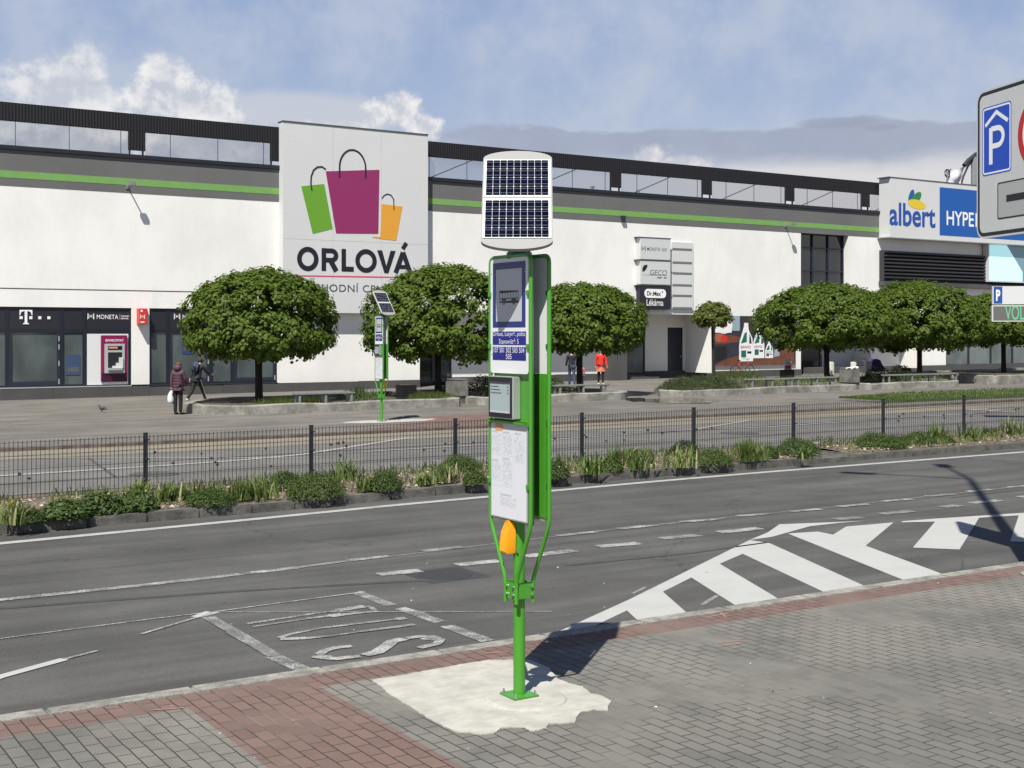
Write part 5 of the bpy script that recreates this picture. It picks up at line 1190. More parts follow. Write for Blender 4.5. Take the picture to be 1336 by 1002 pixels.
x0, z0 = sw(443, 232); x1, z1 = sw(477, 233); xt, zt = sw(459.5, 195.5); xm = (x0+x1)/2
hdl([(x0, z0)]+[(xm-(x1-x0)/2*math.cos(R(a)), 9.92+(zt-9.92)*math.sin(R(a))) for a in range(0, 181, 10)]+[(x1, z1)], .075, y-.012); mb.build('shopping_bag', pn)
mb = MB(); poly(mb, [sw(*p) for p in ((393, 243), (423, 240), (434, 298.5), (408, 305))], 'bag_green')
hdl([sw(*p) for p in ((407, 249), (405.5, 240), (406, 230), (409, 222), (414, 218), (420, 217.5), (425, 221))], .065, y-.012); mb.build('shopping_bag', pn)
mb = MB(); poly(mb, [sw(*p) for p in ((498, 266), (525, 269.5), (517, 314), (496, 311.5))], 'bag_orange'); poly(mb, [sw(*p) for p in ((496, 309), (496.5, 311.5), (486, 310), (486, 308.5))], 'bag_orange')
hdl([sw(*p) for p in ((498, 259), (501, 255), (505, 253), (510, 254.5), (513.5, 260), (514, 274))], .045, y-.012); mb.build('shopping_bag', pn)
# ORLOVÁ drawn as geometric strokes
mb = MB(); zb, zt = 5.33, 6.32; hL = zt-zb; wd = .215
def L_(pts, w_=wd, closed=False, yy=0): vs, fs = stroke(pts, w_, closed); mb.flat(vs, fs, (0, y-.008-yy, 0), UX, VZ, 'lettering_black')
def at(px): return WL(px, 340, YS)[0]
o0, o1 = at(387.5), at(415.5); L_(arc((o0+o1)/2, zb+hL/2, (o1-o0)/2-wd/2, hL/2-wd/2+.03, 0, 350, 35), closed=True)
r0, r1 = at(419.5), at(441.5); L_([(r0+wd/2, zb), (r0+wd/2, zt)]); L_([(r0+.05, zt-wd/2)]+arc(r1-.33, zt-.31, .22, .205, 90, -90, 12)+[(r0+.05, zt-.62+.105)], wd*.95, yy=.0006); L_([(r0+.42, zb+.46), (r1-.10, zb)], wd*1.1, yy=.0012)
l0, l1 = at(445.5), at(461.5); L_([(l0+wd/2, zb), (l0+wd/2, zt)]); L_([(l0+.05, zb+wd/2), (l1, zb+wd/2)], yy=.0006)
o0, o1 = at(463.5), at(491.5); L_(arc((o0+o1)/2, zb+hL/2, (o1-o0)/2-wd/2, hL/2-wd/2+.03, 0, 350, 35), closed=True)
v0, v1 = at(492), at(516); vm_ = (v0+v1)/2; mb.prism([(v0, zt), (v0+.25, zt), (vm_, zb+.30), (v1-.25, zt), (v1, zt), (vm_+.1, zb-.02), (vm_-.1, zb-.02)], (0, y-.004, 0), UX, VZ, (0, -.006, 0), 'lettering_black')
a0, a1_ = at(513), at(538.5); am = (a0+a1_)/2; L_([(a0+.12, zb), (am, zt-.05)], wd*1.08); L_([(a1_-.12, zb), (am, zt-.05)], wd*1.08, yy=.0006); L_([(a0+.25, zb+.28), (a1_-.25, zb+.28)], wd*.85, yy=.0012); L_([(am-.02, zt+.10), (am+.17, zt+.38)], .2)
mb.build('lettering', pn)
mb = MB(); poly(mb, [(at(386), 5.06), (at(538), 5.12), (at(538), 5.17), (at(386), 5.11)], 'red_line'); text(mb, 'OBCHODNÍ CENTRUM', (at(387), y-.006, 4.43), UX, VZ, 'text_dark', w=at(538)-at(387), h=.40, bold=.0, space=1.1); mb.build('subtitle', pn)

# ---------------------------------------------------------------- supermarket sign
YA = 51.25
ms = thing('supermarket_sign', 'long white box sign reading albert with blue HYPER field and leaf emblem', 'sign', (75, YA, 8.27), world=True)
mb = MB(); mb.box(58.75, 96, YA, YW-.013, 8.27, 11.72, 'panel_white'); mb.box(58.58, 96.02, YA-.03, YW, 11.721, 11.76, 'plinth_grey'); mb.box(58.58, 96.02, YA-.02, YW-.013, 8.21, 8.269, 'alu'); pn = mb.build('panel', ms)
def aw(px, py): return WL(px, py, YA)
y = YA-.004
mb = MB(); x0, zl = aw(1160.5, 293); x1 = aw(1220.5, 293)[0]; text(mb, 'albert', (x0, y-.004, 8.93), UX, VZ, 'albert_blue', w=x1-x0, h=1.36, bold=.022); mb.build('lettering', pn)
def ell(cx_, cz, rx, rz, rot, n=26): return [(cx_+rx*math.cos(t)*math.cos(rot)-rz*math.sin(t)*math.sin(rot), cz+rx*math.cos(t)*math.sin(rot)+rz*math.sin(t)*math.cos(rot)) for t in (6.283*i/n for i in range(n))]
mb = MB()
c_ = aw(1189, 257); mb.prism(ell(c_[0], c_[1], .48, .22, R(68)), (0, y, 0), UX, VZ, (0, -.004, 0), 'leaf_blue_logo')
c_ = aw(1195, 259); mb.prism(ell(c_[0], c_[1], .58, .26, R(38)), (0, y-.002, 0), UX, VZ, (0, -.004, 0), 'leaf_green_logo')
c_ = aw(1196, 266.5); mb.prism(ell(c_[0], c_[1], .78, .27, R(-6)), (0, y-.004, 0), UX, VZ, (0, -.004, 0), 'yellow_logo'); mb.build('leaf_emblem', pn)
mb = MB(); x0, z1_ = aw(1226, 245); mb.prism([(x0, 8.53), (80, 8.53), (80, 11.42), (x0, 11.42)], (0, y, 0), UX, VZ, (0, -.003, 0), 'hyper_blue'); xh, _ = aw(1235, 290); xe = aw(1270.5, 290)[0]; text(mb, 'HYPE', (xh, y-.006, 9.18), UX, VZ, 'lettering_white', w=xe-xh, h=.86, bold=.012); text(mb, 'RMARKET', (xe+.16, y-.006, 9.18), UX, VZ, 'lettering_white', h=.86, w=(xe-xh)*1.85, bold=.012); mb.build('blue_field', pn)
# pale cyan advertising screen below it
x0 = XA(1289.5, 51.6); x1 = XA(1334, 51.6); x2 = XA(1375, 51.6); zz0 = WL(1310, 367, 51.6)[1]-.06; zz1 = WL(1310, 318.5, 51.6)[1]
t = thing('advertising_screen', 'pale cyan advertising screen with slanted slate edge under the supermarket sign', 'screen', (x0, 51.6, zz0), world=True)
mb = MB(); mb.box(x0, x2, 51.6, 52.0, zz0, zz1, 'alu_white'); hs = mb.build('housing', t); mb = MB(); mb.prism([(x0+.1, zz0+.08), (x1, zz0+.08), (x1, zz0+.7), (XA(1313, 51.6), zz1-.02), (x0+.1, zz1-.08)], (0, 51.598, 0), UX, VZ, (0, -.004, 0), 'screen_cyan'); mb.prism([(x1+.01, zz0+.08), (x2-.1, zz0+.08), (x2-.1, zz1-.02), (XA(1313, 51.6)+.01, zz1-.02), (x1+.01, zz0+.7)], (0, 51.598, 0), UX, VZ, (0, -.004, 0), 'screen_slate')
mb.build('display', hs)
# ---------------------------------------------------------------- tenant signs right of the middle
def tenant(name, label, x0, x1, z0, z1, m):
    t = thing(name, label, 'sign', (x0, 51.75, z0), world=True); mb = MB(); mb.box(x0, x1, 51.75, YW-.002, z0, z1, 'alu_white' if m != 'fascia' else 'frame_dark', bev=.01); mb.box(x0+.02, x1-.02, 51.745, 51.75, z0+.02, z1-.02, m); mb.box(x0-.15, x1+.02, 51.72, YW-.002, z1+.001, z1+.03, 'plinth_grey'); return t, mb.build('box', t)
tx0, tx1 = XA(835.5, 51.75), XA(875, 51.75); Wt = tx1-tx0
def bow(mb, x, z, s, m, y_):     # bow-tie monogram made of two open triangles
    vs, fs = stroke([(0, 0), (0, 1), (.42, .5)], .13, True); mb.flat([(a*s, b*s) for a, b in vs], fs, (x, y_, z), UX, VZ, m)
    vs, fs = stroke([(.95, 0), (.95, 1), (.53, .5)], .13, True); mb.flat([(a*s, b*s) for a, b in vs], fs, (x, y_-.001, z), UX, VZ, m)
def bank_logo(mb, x, z, s, m, y_):
    bow(mb, x, z-.02*s, .30*s/.24, m, y_); text(mb, 'MONETA', (x+.42*s/.24*1.05, y_, z+.03*s), UX, VZ, m, w=4.6*s, h=.95*s, bold=.004, space=1.05)
    xr = x+.44*s/.24+4.6*s+.35*s; mb.flat([(0, 0), (.05*s, 0), (.05*s, 1.2*s), (0, 1.2*s)], [(0, 1, 2, 3)], (xr, y_, z-.1*s), UX, VZ, m)
    text(mb, 'MONEY', (xr+.35*s, y_, z+.52*s), UX, VZ, m, w=1.9*s, h=.34*s, bold=.01); text(mb, 'BANK', (xr+.35*s, y_, z+.02*s), UX, VZ, m, w=1.6*s, h=.34*s, bold=.01)
mat('rail_grey', (.16, .165, .16), .6)
t, bx_ = tenant('bank_sign', 'white box sign reading MONETA, topmost of the three stacked signs', tx0, tx1, 6.40, 7.52, 'alu_white')
mb = MB(); bank_logo(mb, tx0+.10, 6.85, .185, 'text_dark', 51.742); mb.build('lettering', bx_)
t, bx_ = tenant('leaf_sign', 'white box sign reading GECO with a black leaf, middle of the stacked signs', tx0, tx1, 5.12, 6.36, 'alu_white')
mb = MB(); mb.prism([(.14, .62), (.12, .82), (.24, .99), (.46, 1.02), (.44, .88), (.30, .70), (.2, .66)], (tx0, 51.744, 5.12), UX, VZ, (0, -.003, 0), 'lettering_black')
text(mb, 'GECO', (tx0+.62, 51.742, 5.62), UX, VZ, 'text_dark', w=1.12, h=.26, bold=-.004, shear=.25); mb.flat([(.15, .48), (1.8, .48), (1.8, .495), (.15, .495)], [(0, 1, 2, 3)], (tx0, 51.742, 5.12), UX, VZ, 'text_dark'); text(mb, 'tabák   tisk', (tx0+1.08, 51.742, 5.45), UX, VZ, 'text_dark', w=.66, h=.10, bold=.03)
mb.build('lettering', bx_)
t, bx_ = tenant('pharmacy_sign', 'black box sign reading Dr.Max Lékárna, lowest of the stacked signs', tx0, tx1, 3.86, 5.06, 'fascia')
mb = MB(); mb.prism(rrect(1.42, .46, .22, 7, .26, .58), (tx0, 51.744, 3.86), UX, VZ, (0, -.003, 0), 'lettering_white'); text(mb, 'Dr.Max', (tx0+.42, 51.738, 3.86+.69), UX, VZ, 'lettering_black', w=.92, h=.23, bold=.03); text(mb, '+', (tx0+1.38, 51.738, 3.86+.84), UX, VZ, 'lettering_black', w=.11, h=.11, bold=.04); text(mb, 'Lékárna', (tx0+.40, 51.742, 3.86+.18), UX, VZ, 'lettering_white', w=1.1, h=.33, bold=.008); mb.build('lettering', bx_)
x0, x1 = XA(877, 52.0), XA(904.5, 52.0); t = thing('blank_sign_frame', 'empty white sign frame with grey rails beside the stacked tenant signs', 'sign frame', (x0, 52, 3.9), world=True)
mb = MB(); mb.box(x0, x1, 52.0, YW-.002, 3.88, 7.40, 'panel_white', bev=.01); mb.build('back_panel', t)
for z in (3.9, 4.55, 5.10, 5.72, 6.28, 6.98): mb = MB(); mb.box(x0+.02, x1-.10, 51.985, 51.999, z, z+.10, 'rail_grey'); mb.build('rail', t)
# ---------------------------------------------------------------- shop fascia letterings, ATM, blade sign
def wf(px, py): return WL(px, py, 52.33)
t = thing('telecom_sign', 'white T letter with square dots on the dark fascia above the left shop door', 'sign', (10.6, 52.34, 2.9), world=True); mb = MB(); yy = 52.335
x0, z0 = wf(24.3, 423); x1, z1 = wf(41, 404.5); W_, H_t = x1-x0, z1-z0
for q in ([(0, .62), (0, 1), (1, 1), (1, .62), (.95, .62), (.86, .86), (.60, .93), (.60, .12), (.74, .04), (.74, 0), (.26, 0), (.26, .04), (.40, .12), (.40, .93), (.14, .86), (.05, .62)],): mb.prism([(a*W_, b*H_t) for a, b in reversed(q)], (x0, yy, z0), UX, VZ, (0, -.01, 0), 'lettering_white')
for a in (0, .76, 1.46, 2.18): mb.prism([(a*W_, .36*H_t), ((a+.24)*W_, .36*H_t), ((a+.24)*W_, .56*H_t), (a*W_, .56*H_t)], (x0, yy-.001, z0), UX, VZ, (0, -.01, 0), 'lettering_white')
mb.build('lettering', t); t.location.y -= .18
for px, lab in ((113.5, 'white MONETA lettering on the fascia directly above the cash machine'), (226, 'white MONETA lettering on the fascia partly hidden by the leftmost maple')):
    x0, z0 = wf(px, 417); t = thing('bank_lettering', lab, 'sign', (x0, 52.33, z0), world=True); mb = MB(); bank_logo(mb, x0, z0+.02, .185, 'lettering_white', 52.336); mb.build('lettering', t); t.location.y -= .18
x0, z1 = wf(112, 435.5); x1, z0 = wf(165.5, 501); t = thing('cash_machine', 'magenta cash machine with grey screen surround set in a white panel', 'cash machine', (x0, 52.3, z0), world=True)
mb = MB(); mb.box(x0, x1, 52.30, 52.329, z0, z1, 'white_sheet'); bp_ = mb.build('back_panel', t)
a0, b1 = wf(129.5, 437.5); a1_, b0_ = wf(163.5, 497.5)
mb = MB(); mb.box(a0, a1_, 52.20, 52.30, b0_, b1, 'atm_magenta', bev=.02); mb.box(a0+.02, a1_-.02, 52.195, 52.20, b0_+.02, b0_+.36, 'atm_dark'); cs = mb.build('casing', t)
mb = MB(); text(mb, 'BANKOMAT', (a0+.17, 52.192, b1-.25), UX, VZ, 'lettering_white', w=.72, h=.10, bold=.01); mb.build('lettering', cs)
s0, s1 = wf(133.5, 449)[0], wf(160, 449)[0]; sz1, sz0 = wf(133, 448.5)[1], wf(133, 487)[1]
mb = MB(); mb.box(s0, s1, 52.15, 52.194, sz0, sz1, 'atm_grey', bev=.015); mb.box(s0+.13, s1-.12, 52.14, 52.149, sz1-.24, sz1-.09, 'bezel'); mb.box(s0+.16, s1-.3, 52.138, 52.14, sz1-.19, sz1-.12, 'orange_print'); mb.box(s0+.13, s1-.12, 52.145, 52.149, sz0+.22, sz1-.34, 'fascia'); mb.build('screen_surround', cs)
mb = MB(); mb.box(s0+.12, s1-.14, 51.98, 52.144, sz0+.12, sz0+.22, 'alu', bev=.01); mb.prism([(.0, 0), (.42, 0), (.42, .42), (.26, .42), (.26, .20), (.14, .20), (.14, .08), (0, .08)], (s0+.30, 52.143, sz0+.22), UX, VZ, (0, -.05, 0), 'alu_white'); mb.build('keypad_shelf', cs); t.location.y -= .18
bx0, bz1 = WL(181.5, 400.5, 51.75); bx1, bz0 = WL(192, 423, 51.75); t = thing('blade_sign', 'small red vertical sign with white marks on the white column', 'sign', (bx0, 51.75, bz0), world=True)
mb = MB(); mb.box(bx0, bx1, 51.70, 52.10, bz0, 3.60, 'bank_red', bev=.01); mb.box(bx1, bx1+.08, 51.85, 52.10, bz0+.2, 3.55, 'white_sheet'); bd_ = mb.build('box', t); mb = MB()
mb.prism([(.05, .50), (.13, .50), (.13, .58), (.05, .58)], (bx0, 51.697, bz0), UX, VZ, (0, -.002, 0), 'lettering_white'); bow(mb, bx0+.04, bz0+.22, .17, 'lettering_white', 51.694); mb.prism([(.04, .06), (.20, .06), (.20, .11), (.04, .11)], (bx0, 51.697, bz0), UX, VZ, (0, -.002, 0), 'lettering_white'); mb.build('lettering', bd_)
mat('poster_blue', (.03, .055, .20), .4); mat('reflection_blue', (.05, .075, .15), .3)  # first sheet is a poster, second a bluish pane reflection put into colour
for x0_, x1_, z0_, z1_, yy_, m_, lab in ((XA(236, 52.36), XA(249, 52.36), 1.75, 2.3, 52.36, 'poster_blue', 'small blue poster inside the window right of the white column'), (XA(84, 52.37), XA(103, 52.37), .95, 1.75, 52.36, 'reflection_blue', 'bluish reflection painted on the narrow pane left of the cash machine')):
    t = thing('poster_or_reflection', lab, 'poster', (x0_, yy_, z0_), world=True); mb = MB(); mb.box(x0_, x1_, yy_+.005, yy_+.018, z0_, z1_, m_); mb.build('sheet', t); mb = MB(); mb.box(x0_+.05, x1_-.05, yy_+.002, yy_+.0045, z0_+.12, z0_+.3, 'shop_glass'); mb.build('print', t); t.location.y -= .185
# ---------------------------------------------------------------- billboard with cleaning bottles
ax0, ax1 = XA(932.5, 52.0), XA(1038, 52.0); z0, z1 = .90, 3.57; Wb = ax1-ax0; Hb = z1-z0
t = thing('billboard', 'wall billboard of white cleaner bottles on a brown kitchen counter', 'billboard', (ax0, 52.0, z0), world=True)
mb = MB(); mb.box(ax0, ax1, 51.99, YW-.002, z0, z1, 'kitchen_dark'); mb.box(ax0-.08, ax0-.001, 51.96, YW-.003, z0-.5, z1, 'metal_dark'); fr_ = mb.build('board', t)
def bp(mb, q, m, k=1): mb.prism([(a*Wb, b*Hb) for a, b in q], (ax0, 51.989-.0015*k, z0), UX, VZ, (0, -.001, 0), m)
mb = MB(); bp(mb, [(0, .0), (.99, .0), (.97, .38), (.6, .22), (.25, .20), (.05, .06)], 'wood_counter'); bp(mb, [(0, .42), (.33, .48), (.33, .56), (.18, .62), (0, .56)], 'wood_counter'); bp(mb, [(.0, .06), (.14, .14), (.14, .40), (0, .37)], 'black_box'); bp(mb, [(.14, .16), (.30, .2), (.30, .44), (.14, .40)], 'kitchen_dark', 2)
bp(mb, [(.20, .70), (.30, .70), (.30, 1), (.20, 1)], 'kitchen_light'); bp(mb, [(.32, .66), (.52, .62), (.52, .99), (.32, .99)], 'bark', 2)
for i in range(6): bp(mb, [(.335+i*.03, .7), (.340+i*.03, .7), (.340+i*.03, .98), (.335+i*.03, .98)], 'plinth_grey', 3)
bp(mb, arc(.05, .56, .07, .09, 0, 350, 16), 'oranges', 3); bp(mb, arc(.11, .54, .04, .08, 0, 350, 16), 'bank_red', 4)
bp(mb, arc(.11, .80, .10, .16, 0, 350, 24), 'bottle_white', 4); bp(mb, arc(.115, .82, .036, .055, 0, 350, 20), 'print_red', 5); bp(mb, [(.0, .66), (.2, .66), (.2, .74), (0, .74)], 'bottle_white', 5); mb.build('kitchen_print', fr_)
mb = MB()
def bottle(x, zb, w_, h_, k):
    q = [(0, 0), (1, 0), (1, .42), (.95, .60), (.70, .80), (.66, .90), (.66, 1.0), (.36, 1.0), (.34, .90), (.20, .72), (.04, .52), (0, .40)]
    bp(mb, [(x+a*w_, zb+b*h_) for a, b in q], 'bottle_white', k); bp(mb, [(x+w_*a, zb+h_*b) for a, b in ((.12, .46), (.55, .50), (.55, .76), (.40, .74))], 'label_green', k+1); bp(mb, [(x+w_*a, zb+h_*b) for a, b in ((.72, .46), (.9, .46), (.86, .60), (.74, .72))], 'kitchen_dark', k+1)
    bp(mb, arc(x+w_*.45, zb+h_*.37, w_*.40, h_*.085, 0, 350, 18), 'bottle_white', k+2); bp(mb, [(x+w_*a, zb+h_*b) for a, b in ((.14, .10), (.50, .10), (.50, .28), (.14, .28))], 'label_green', k+1); bp(mb, [(x+w_*a, zb+h_*b) for a, b in ((.58, .20), (.88, .20), (.88, .26), (.58, .26))], 'lettering_black', k+1)
    text(mb, 'SAVO', (ax0+(x+w_*.10)*Wb, 51.989-.0015*(k+4), z0+(zb+h_*.335)*Hb), UX, VZ, 'print_red', w=w_*.72*Wb, h=h_*.07*Hb, bold=.03)
bottle(.29, .08, .17, .78, 6); bottle(.46, .14, .14, .64, 6); bottle(.61, .14, .10, .34, 6); bp(mb, [(.72, .16), (.79, .18), (.80, .40), (.73, .34)], 'kitchen_light', 6); mb.build('bottle_print', fr_)
# ---------------------------------------------------------------- lamps on the wall
for i, (px, py, lab) in enumerate(((171, 241, 'small floodlight on the green stripe, left of the mall sign'), (819, 284, 'tiny dark floodlight on the grey band above the tenant signs'), (1033, 293, 'small floodlight on the green stripe left of the dark stair glazing'))):
    X, z = WL(px, py, 51.6); t = thing('floodlight', lab, 'lamp', (X, YW, z), world=True, group='floodlights on the facade'); L = .62 if i != 1 else .12
    mb = MB(); mb.tube([(X, YW-.03, z-.03), (X, YW-L, z)], .028, 'galv', 8); mb.box(X-.07, X+.07, YW-.05, YW-.0205, z-.12, z+.06, 'galv'); mb.build('bracket', t)
    mb = MB(); mb.box(X-.13, X+.13, YW-L-.10, YW-L+.06, z-.05, z+.13, 'galv' if i != 1 else 'metal_dark', bev=.02); mb.build('lamp_housing', t)
# ---------------------------------------------------------------- rooftop banner and arch
t = thing('rooftop_banner', 'white fabric banner tied between a pole and a curved dark truss above the supermarket sign', 'banner', (XA(1237, 57), 57, 9.7), world=True)
def r3(px, py, Y=57): X, z = WL(px, py, Y); return Vector((X, Y, z))
mb = MB(); mb.cyl(Vector((r3(1236, 215).x, 57, 9.7)), r3(1236, 222), .07, 'galv', 10); mb.tube([r3(1236, 226)+Vector((-.25*math.cos(a), 0, .25*math.sin(a))) for a in (k*.6 for k in range(11))], .045, 'metal_dark', 6); mb.build('pole', t, 'auto')
mb = MB(); A_, B_, C_, D_ = r3(1238, 221.5), r3(1259, 218), r3(1252, 250), r3(1238, 250)
n = 10; vs = []
for i in range(n+1):
    for j in range(n+1):
        u, v = i/n, j/n; p = (A_*(1-u)+B_*u)*(1-v)+(D_*(1-u)+C_*u)*v; vs.append(p+Vector((0, .10*math.sin(u*6+v*5)+.05*math.sin(v*13), .05*math.sin(u*9))))
mb.add(vs, [(i*(n+1)+j, (i+1)*(n+1)+j, (i+1)*(n+1)+j+1, i*(n+1)+j+1) for i in range(n) for j in range(n)], 'banner'); mb.build('fabric', t, True)
t = thing('roof_arch', 'dark curved roof truss half hidden behind the parking sign', 'roof truss', (XA(1262, 59), 59, 9.7), world=True)
mb = MB(); mb.tube([r3(1253, 245, 59), r3(1257, 230, 59), r3(1263, 217, 59), r3(1272, 206, 59), r3(1290, 196, 59), r3(1330, 188, 59), r3(1380, 190, 59)], .07, 'metal_dark', 8); mb.tube([r3(1258, 216, 59), r3(1264, 209, 59), r3(1274, 201, 59), r3(1295, 190, 59), r3(1330, 183, 59), r3(1380, 184, 59)], .16, 'metal_dark', 8); mb.cyl(Vector((r3(1271, 230, 59).x, 59, 9.6)), r3(1271, 205, 59), .22, 'galv', 10); mb.build('truss', t, 'auto')

# ================================================================ PEOPLE
def skin(pts, edges, rad, lv=2, root_i=0):
    me = bpy.data.meshes.new('s'); me.from_pydata([tuple(p) for p in pts], edges, []); o = bpy.data.objects.new('s', me); C.objects.link(o)
    md = o.modifiers.new('k', 'SKIN'); md.use_smooth_shade = True; md.branch_smoothing = .6
    for i, r in enumerate(rad): me.skin_vertices[0].data[i].radius = r if isinstance(r, tuple) else (r, r)
    for i in range(len(pts)): me.skin_vertices[0].data[i].use_root = i == root_i
    s_ = o.modifiers.new('u', 'SUBSURF'); s_.levels = lv; s_.render_levels = lv
    dg = bpy.context.evaluated_depsgraph_get(); m2 = bpy.data.meshes.new_from_object(o.evaluated_get(dg)); vs = [v.co.copy() for v in m2.vertices]; fs = [tuple(p.vertices) for p in m2.polygons]
    bpy.data.objects.remove(o); bpy.data.meshes.remove(me); bpy.data.meshes.remove(m2); return vs, fs
def person(label, X, Y, heading, H, tops, bottoms, hair, arms, legs, bend=0., shoes='rubber', skirt=None, hairlen=.0, hood=False, puffy=0., top_len=0., group=None, head_turn=0.):
    """local frame: +Y is the way the person faces. arms/legs: (upper swing deg, lower extra deg, outward) for left,right; positive swing = forward"""
    z = hh(X, Y); t = thing('person', label, 'person', (X, Y, z), rz=R(-heading), group=group); k = H/1.72
    hipz = .90*k; B = R(bend)
    def rotf(v): return Vector((v.x, v.y*math.cos(B)+v.z*math.sin(B), -v.y*math.sin(B)+v.z*math.cos(B)))
    hip = Vector((0, 0, hipz)); J = {'pel': hip, 'sp1': hip+rotf(Vector((0, .01, .20*k))), 'chest': hip+rotf(Vector((0, 0, .42*k))), 'neck': hip+rotf(Vector((0, .01, .56*k))), 'head': hip+rotf(Vector((0, .035, .66*k))), 'top': hip+rotf(Vector((0, .02, .76*k)))}
    names = list(J); pts = [J[n_] for n_ in names]; rad = [(.12*k, .09*k), (.10*k, .08*k), (.12*k, .085*k), .045*k, (.072*k, .092*k), (.065*k, .075*k)]; ed = [(i, i+1) for i in range(5)]
    def addp(p, r, par): pts.append(Vector(p)); rad.append(r); ed.append((par, len(pts)-1)); return len(pts)-1
    # nose and chin
    addp(J['head']+Vector((0, .098*k, -.005)), .014, 4); addp(J['head']+Vector((0, .07*k, -.07*k)), .03, 4)
    for s in (-1, 1): addp(J['head']+Vector((s*.078*k, 0, 0)), .016, 4)
    hands = []; armj = []; legj = []
    for s, (up, lo, ow) in ((-1, arms[0]), (1, arms[1])):
        sh = J['chest']+Vector((s*.185*k, 0, .06*k)); a = R(up); b = R(up+lo)
        el = sh+Vector((s*math.sin(R(ow))*.28*k, math.sin(a)*.28*k, -math.cos(a)*.28*k)); wr = el+Vector((s*math.sin(R(ow*.5))*.24*k, math.sin(b)*.24*k, -math.cos(b)*.24*k))
        d_ = (wr-el).normalized(); pl_ = wr+d_*.075*k
        i = addp(sh, .042*k, 2); i = addp(el, .042*k, i); i = addp(wr, .026*k, i); ip = addp(pl_, (.034*k, .018*k), i)
        side = Vector((0, 1, 0)).cross(d_); side = side.normalized() if side.length > .2 else Vector((1, 0, 0)); fw = d_.cross(Vector((1, 0, 0))).normalized()
        for q, L in ((-.027, .068), (-.009, .078), (.009, .074), (.027, .058)):
            f1 = addp(pl_+fw*q*k+d_*L*.45*k, .0085*k, ip); addp(pl_+fw*q*k+d_*L*.9*k+Vector((-s*.015*k, 0, 0)), .0075*k, f1)
        addp(wr+d_*.045*k+fw*.045*k, .010*k, ip)
        armj.append((sh, el, wr)); hands.append(pl_)
    for s, (up, kn) in ((-1, legs[0]), (1, legs[1])):
        a = R(up); b = R(up-kn); h0 = hip+Vector((s*.09*k, 0, -.04*k)); kn_ = h0+Vector((0, math.sin(a)*.43*k, -math.cos(a)*.43*k)); an = kn_+Vector((0, math.sin(b)*.40*k, -math.cos(b)*.40*k)); toe = an+Vector((s*.02, .16*k*math.cos(b*.6), -.035*k+.16*k*math.sin(max(0, b))*.4))
        i = addp(h0, .088*k, 0); i = addp(kn_, .058*k, i); i = addp(an, .042*k, i); addp(toe, (.035*k, .028*k), i); legj.append((h0, kn_, an, toe))
    low = min(min(l[2].z-.055*k, l[3].z-.028*k) for l in legj); dz = Vector((0, 0, -low))
    pts = [p+dz for p in pts]; vs, fs = skin(pts, ed, rad, 1); mb = MB(); mb.add(vs, fs, 'skin'); body = mb.build('body', t, True)
    A = lambda v: v+dz
    # eyes
    mb = MB()
    for s in (-1, 1): mb.ball(A(J['head'])+Vector((s*.03*k, .086*k, .012)), .009*k, 'black_ink', 6, 4)
    mb.build('eyes', t)
    # jacket
    pj = [A(J['pel'])+rotf(Vector((0, 0, -.06*k-top_len))), A(J['pel'])+rotf(Vector((0, 0, .02))), A(J['sp1']), A(J['chest']), A(J['neck'])+Vector((0, -.004, .0))]; g = 1+puffy
    rj = [(.165*k*g, .125*k*g), (.16*k*g, .12*k*g), (.15*k*g, .115*k*g), (.175*k*g, .125*k*g), .080*k*g]; ej = [(0, 1), (1, 2), (2, 3), (3, 4)]
    for sh, el, wr in armj:
        pj += [A(sh), A(el), A(wr)]; rj += [.068*k*g, .056*k*g, .042*k*g]; n_ = len(pj); ej += [(3, n_-3), (n_-3, n_-2), (n_-2, n_-1)]
    vs, fs = skin(pj, ej, rj, 2, 1); mb = MB(); mb.add(vs, fs, tops); jk = mb.build('jacket', t, True)
    if hood: mb = MB(); mb.ball(A(J['neck'])+Vector((0, -.055*k, .03*k)), (.14*k, .12*k, .11*k), tops, 12, 8); mb.build('hood', jk, True)
    if puffy > .15 and hood:
        mb = MB()
        for zz in (-.02, .08, .18, .28, .38): c_ = A(J['pel'])+rotf(Vector((0, 0, zz*k))); mb.tube([c_+Vector((.163*k*g*math.cos(a), .12*k*g*math.sin(a), 0)) for a in (q*6.2832/20 for q in range(21))], .008, 'coat_seam', 5)
        mb.build('quilt_seams', jk)
    pt = [A(J['pel'])+Vector((0, 0, .02))]; rt = [(.145*k, .11*k)]; et = []
    for h0, kn_, an, toe in legj:
        pt += [A(h0), A(kn_), A(an)]; rt += [.098*k, .070*k, .058*k if not skirt else .045*k]; n_ = len(pt); et += [(0, n_-3), (n_-3, n_-2), (n_-2, n_-1)]
    vs, fs = skin(pt, et, rt, 2, 0); mb = MB(); mb.add(vs, fs, bottoms); tr_ = mb.build('trousers', t, True)
    if skirt:
        mb = MB(); c_ = A(J['pel']); n = 20; vs = []
        for zz, r in ((.05, .15), (-.08, .19), (-.22, .215), (-.30, .235)):
            for q in range(n): a = 6.2832*q/n; w_ = 1+.05*math.sin(q*2.5)*(-zz*3); vs.append(c_+Vector((r*k*w_*math.cos(a), r*.75*k*w_*math.sin(a), zz*k)))
        mb.add(vs, [(i*n+j, (i+1)*n+j, (i+1)*n+(j+1) % n, i*n+(j+1) % n) for i in range(3) for j in range(n)], skirt); mb.build('skirt', t, True)
    for h0, kn_, an, toe in legj:
        mb = MB(); q = (toe-an); c_ = A(an+q*.5)+Vector((0, 0, -.008)); ln = Vector((q.x, q.y, q.z+.02)).normalized(); M = ln.to_track_quat('Y', 'Z').to_matrix(); mb.ball(c_, (.048*k, .14*k, .042*k), shoes, 12, 7, M); mb.build('shoe', t, True)
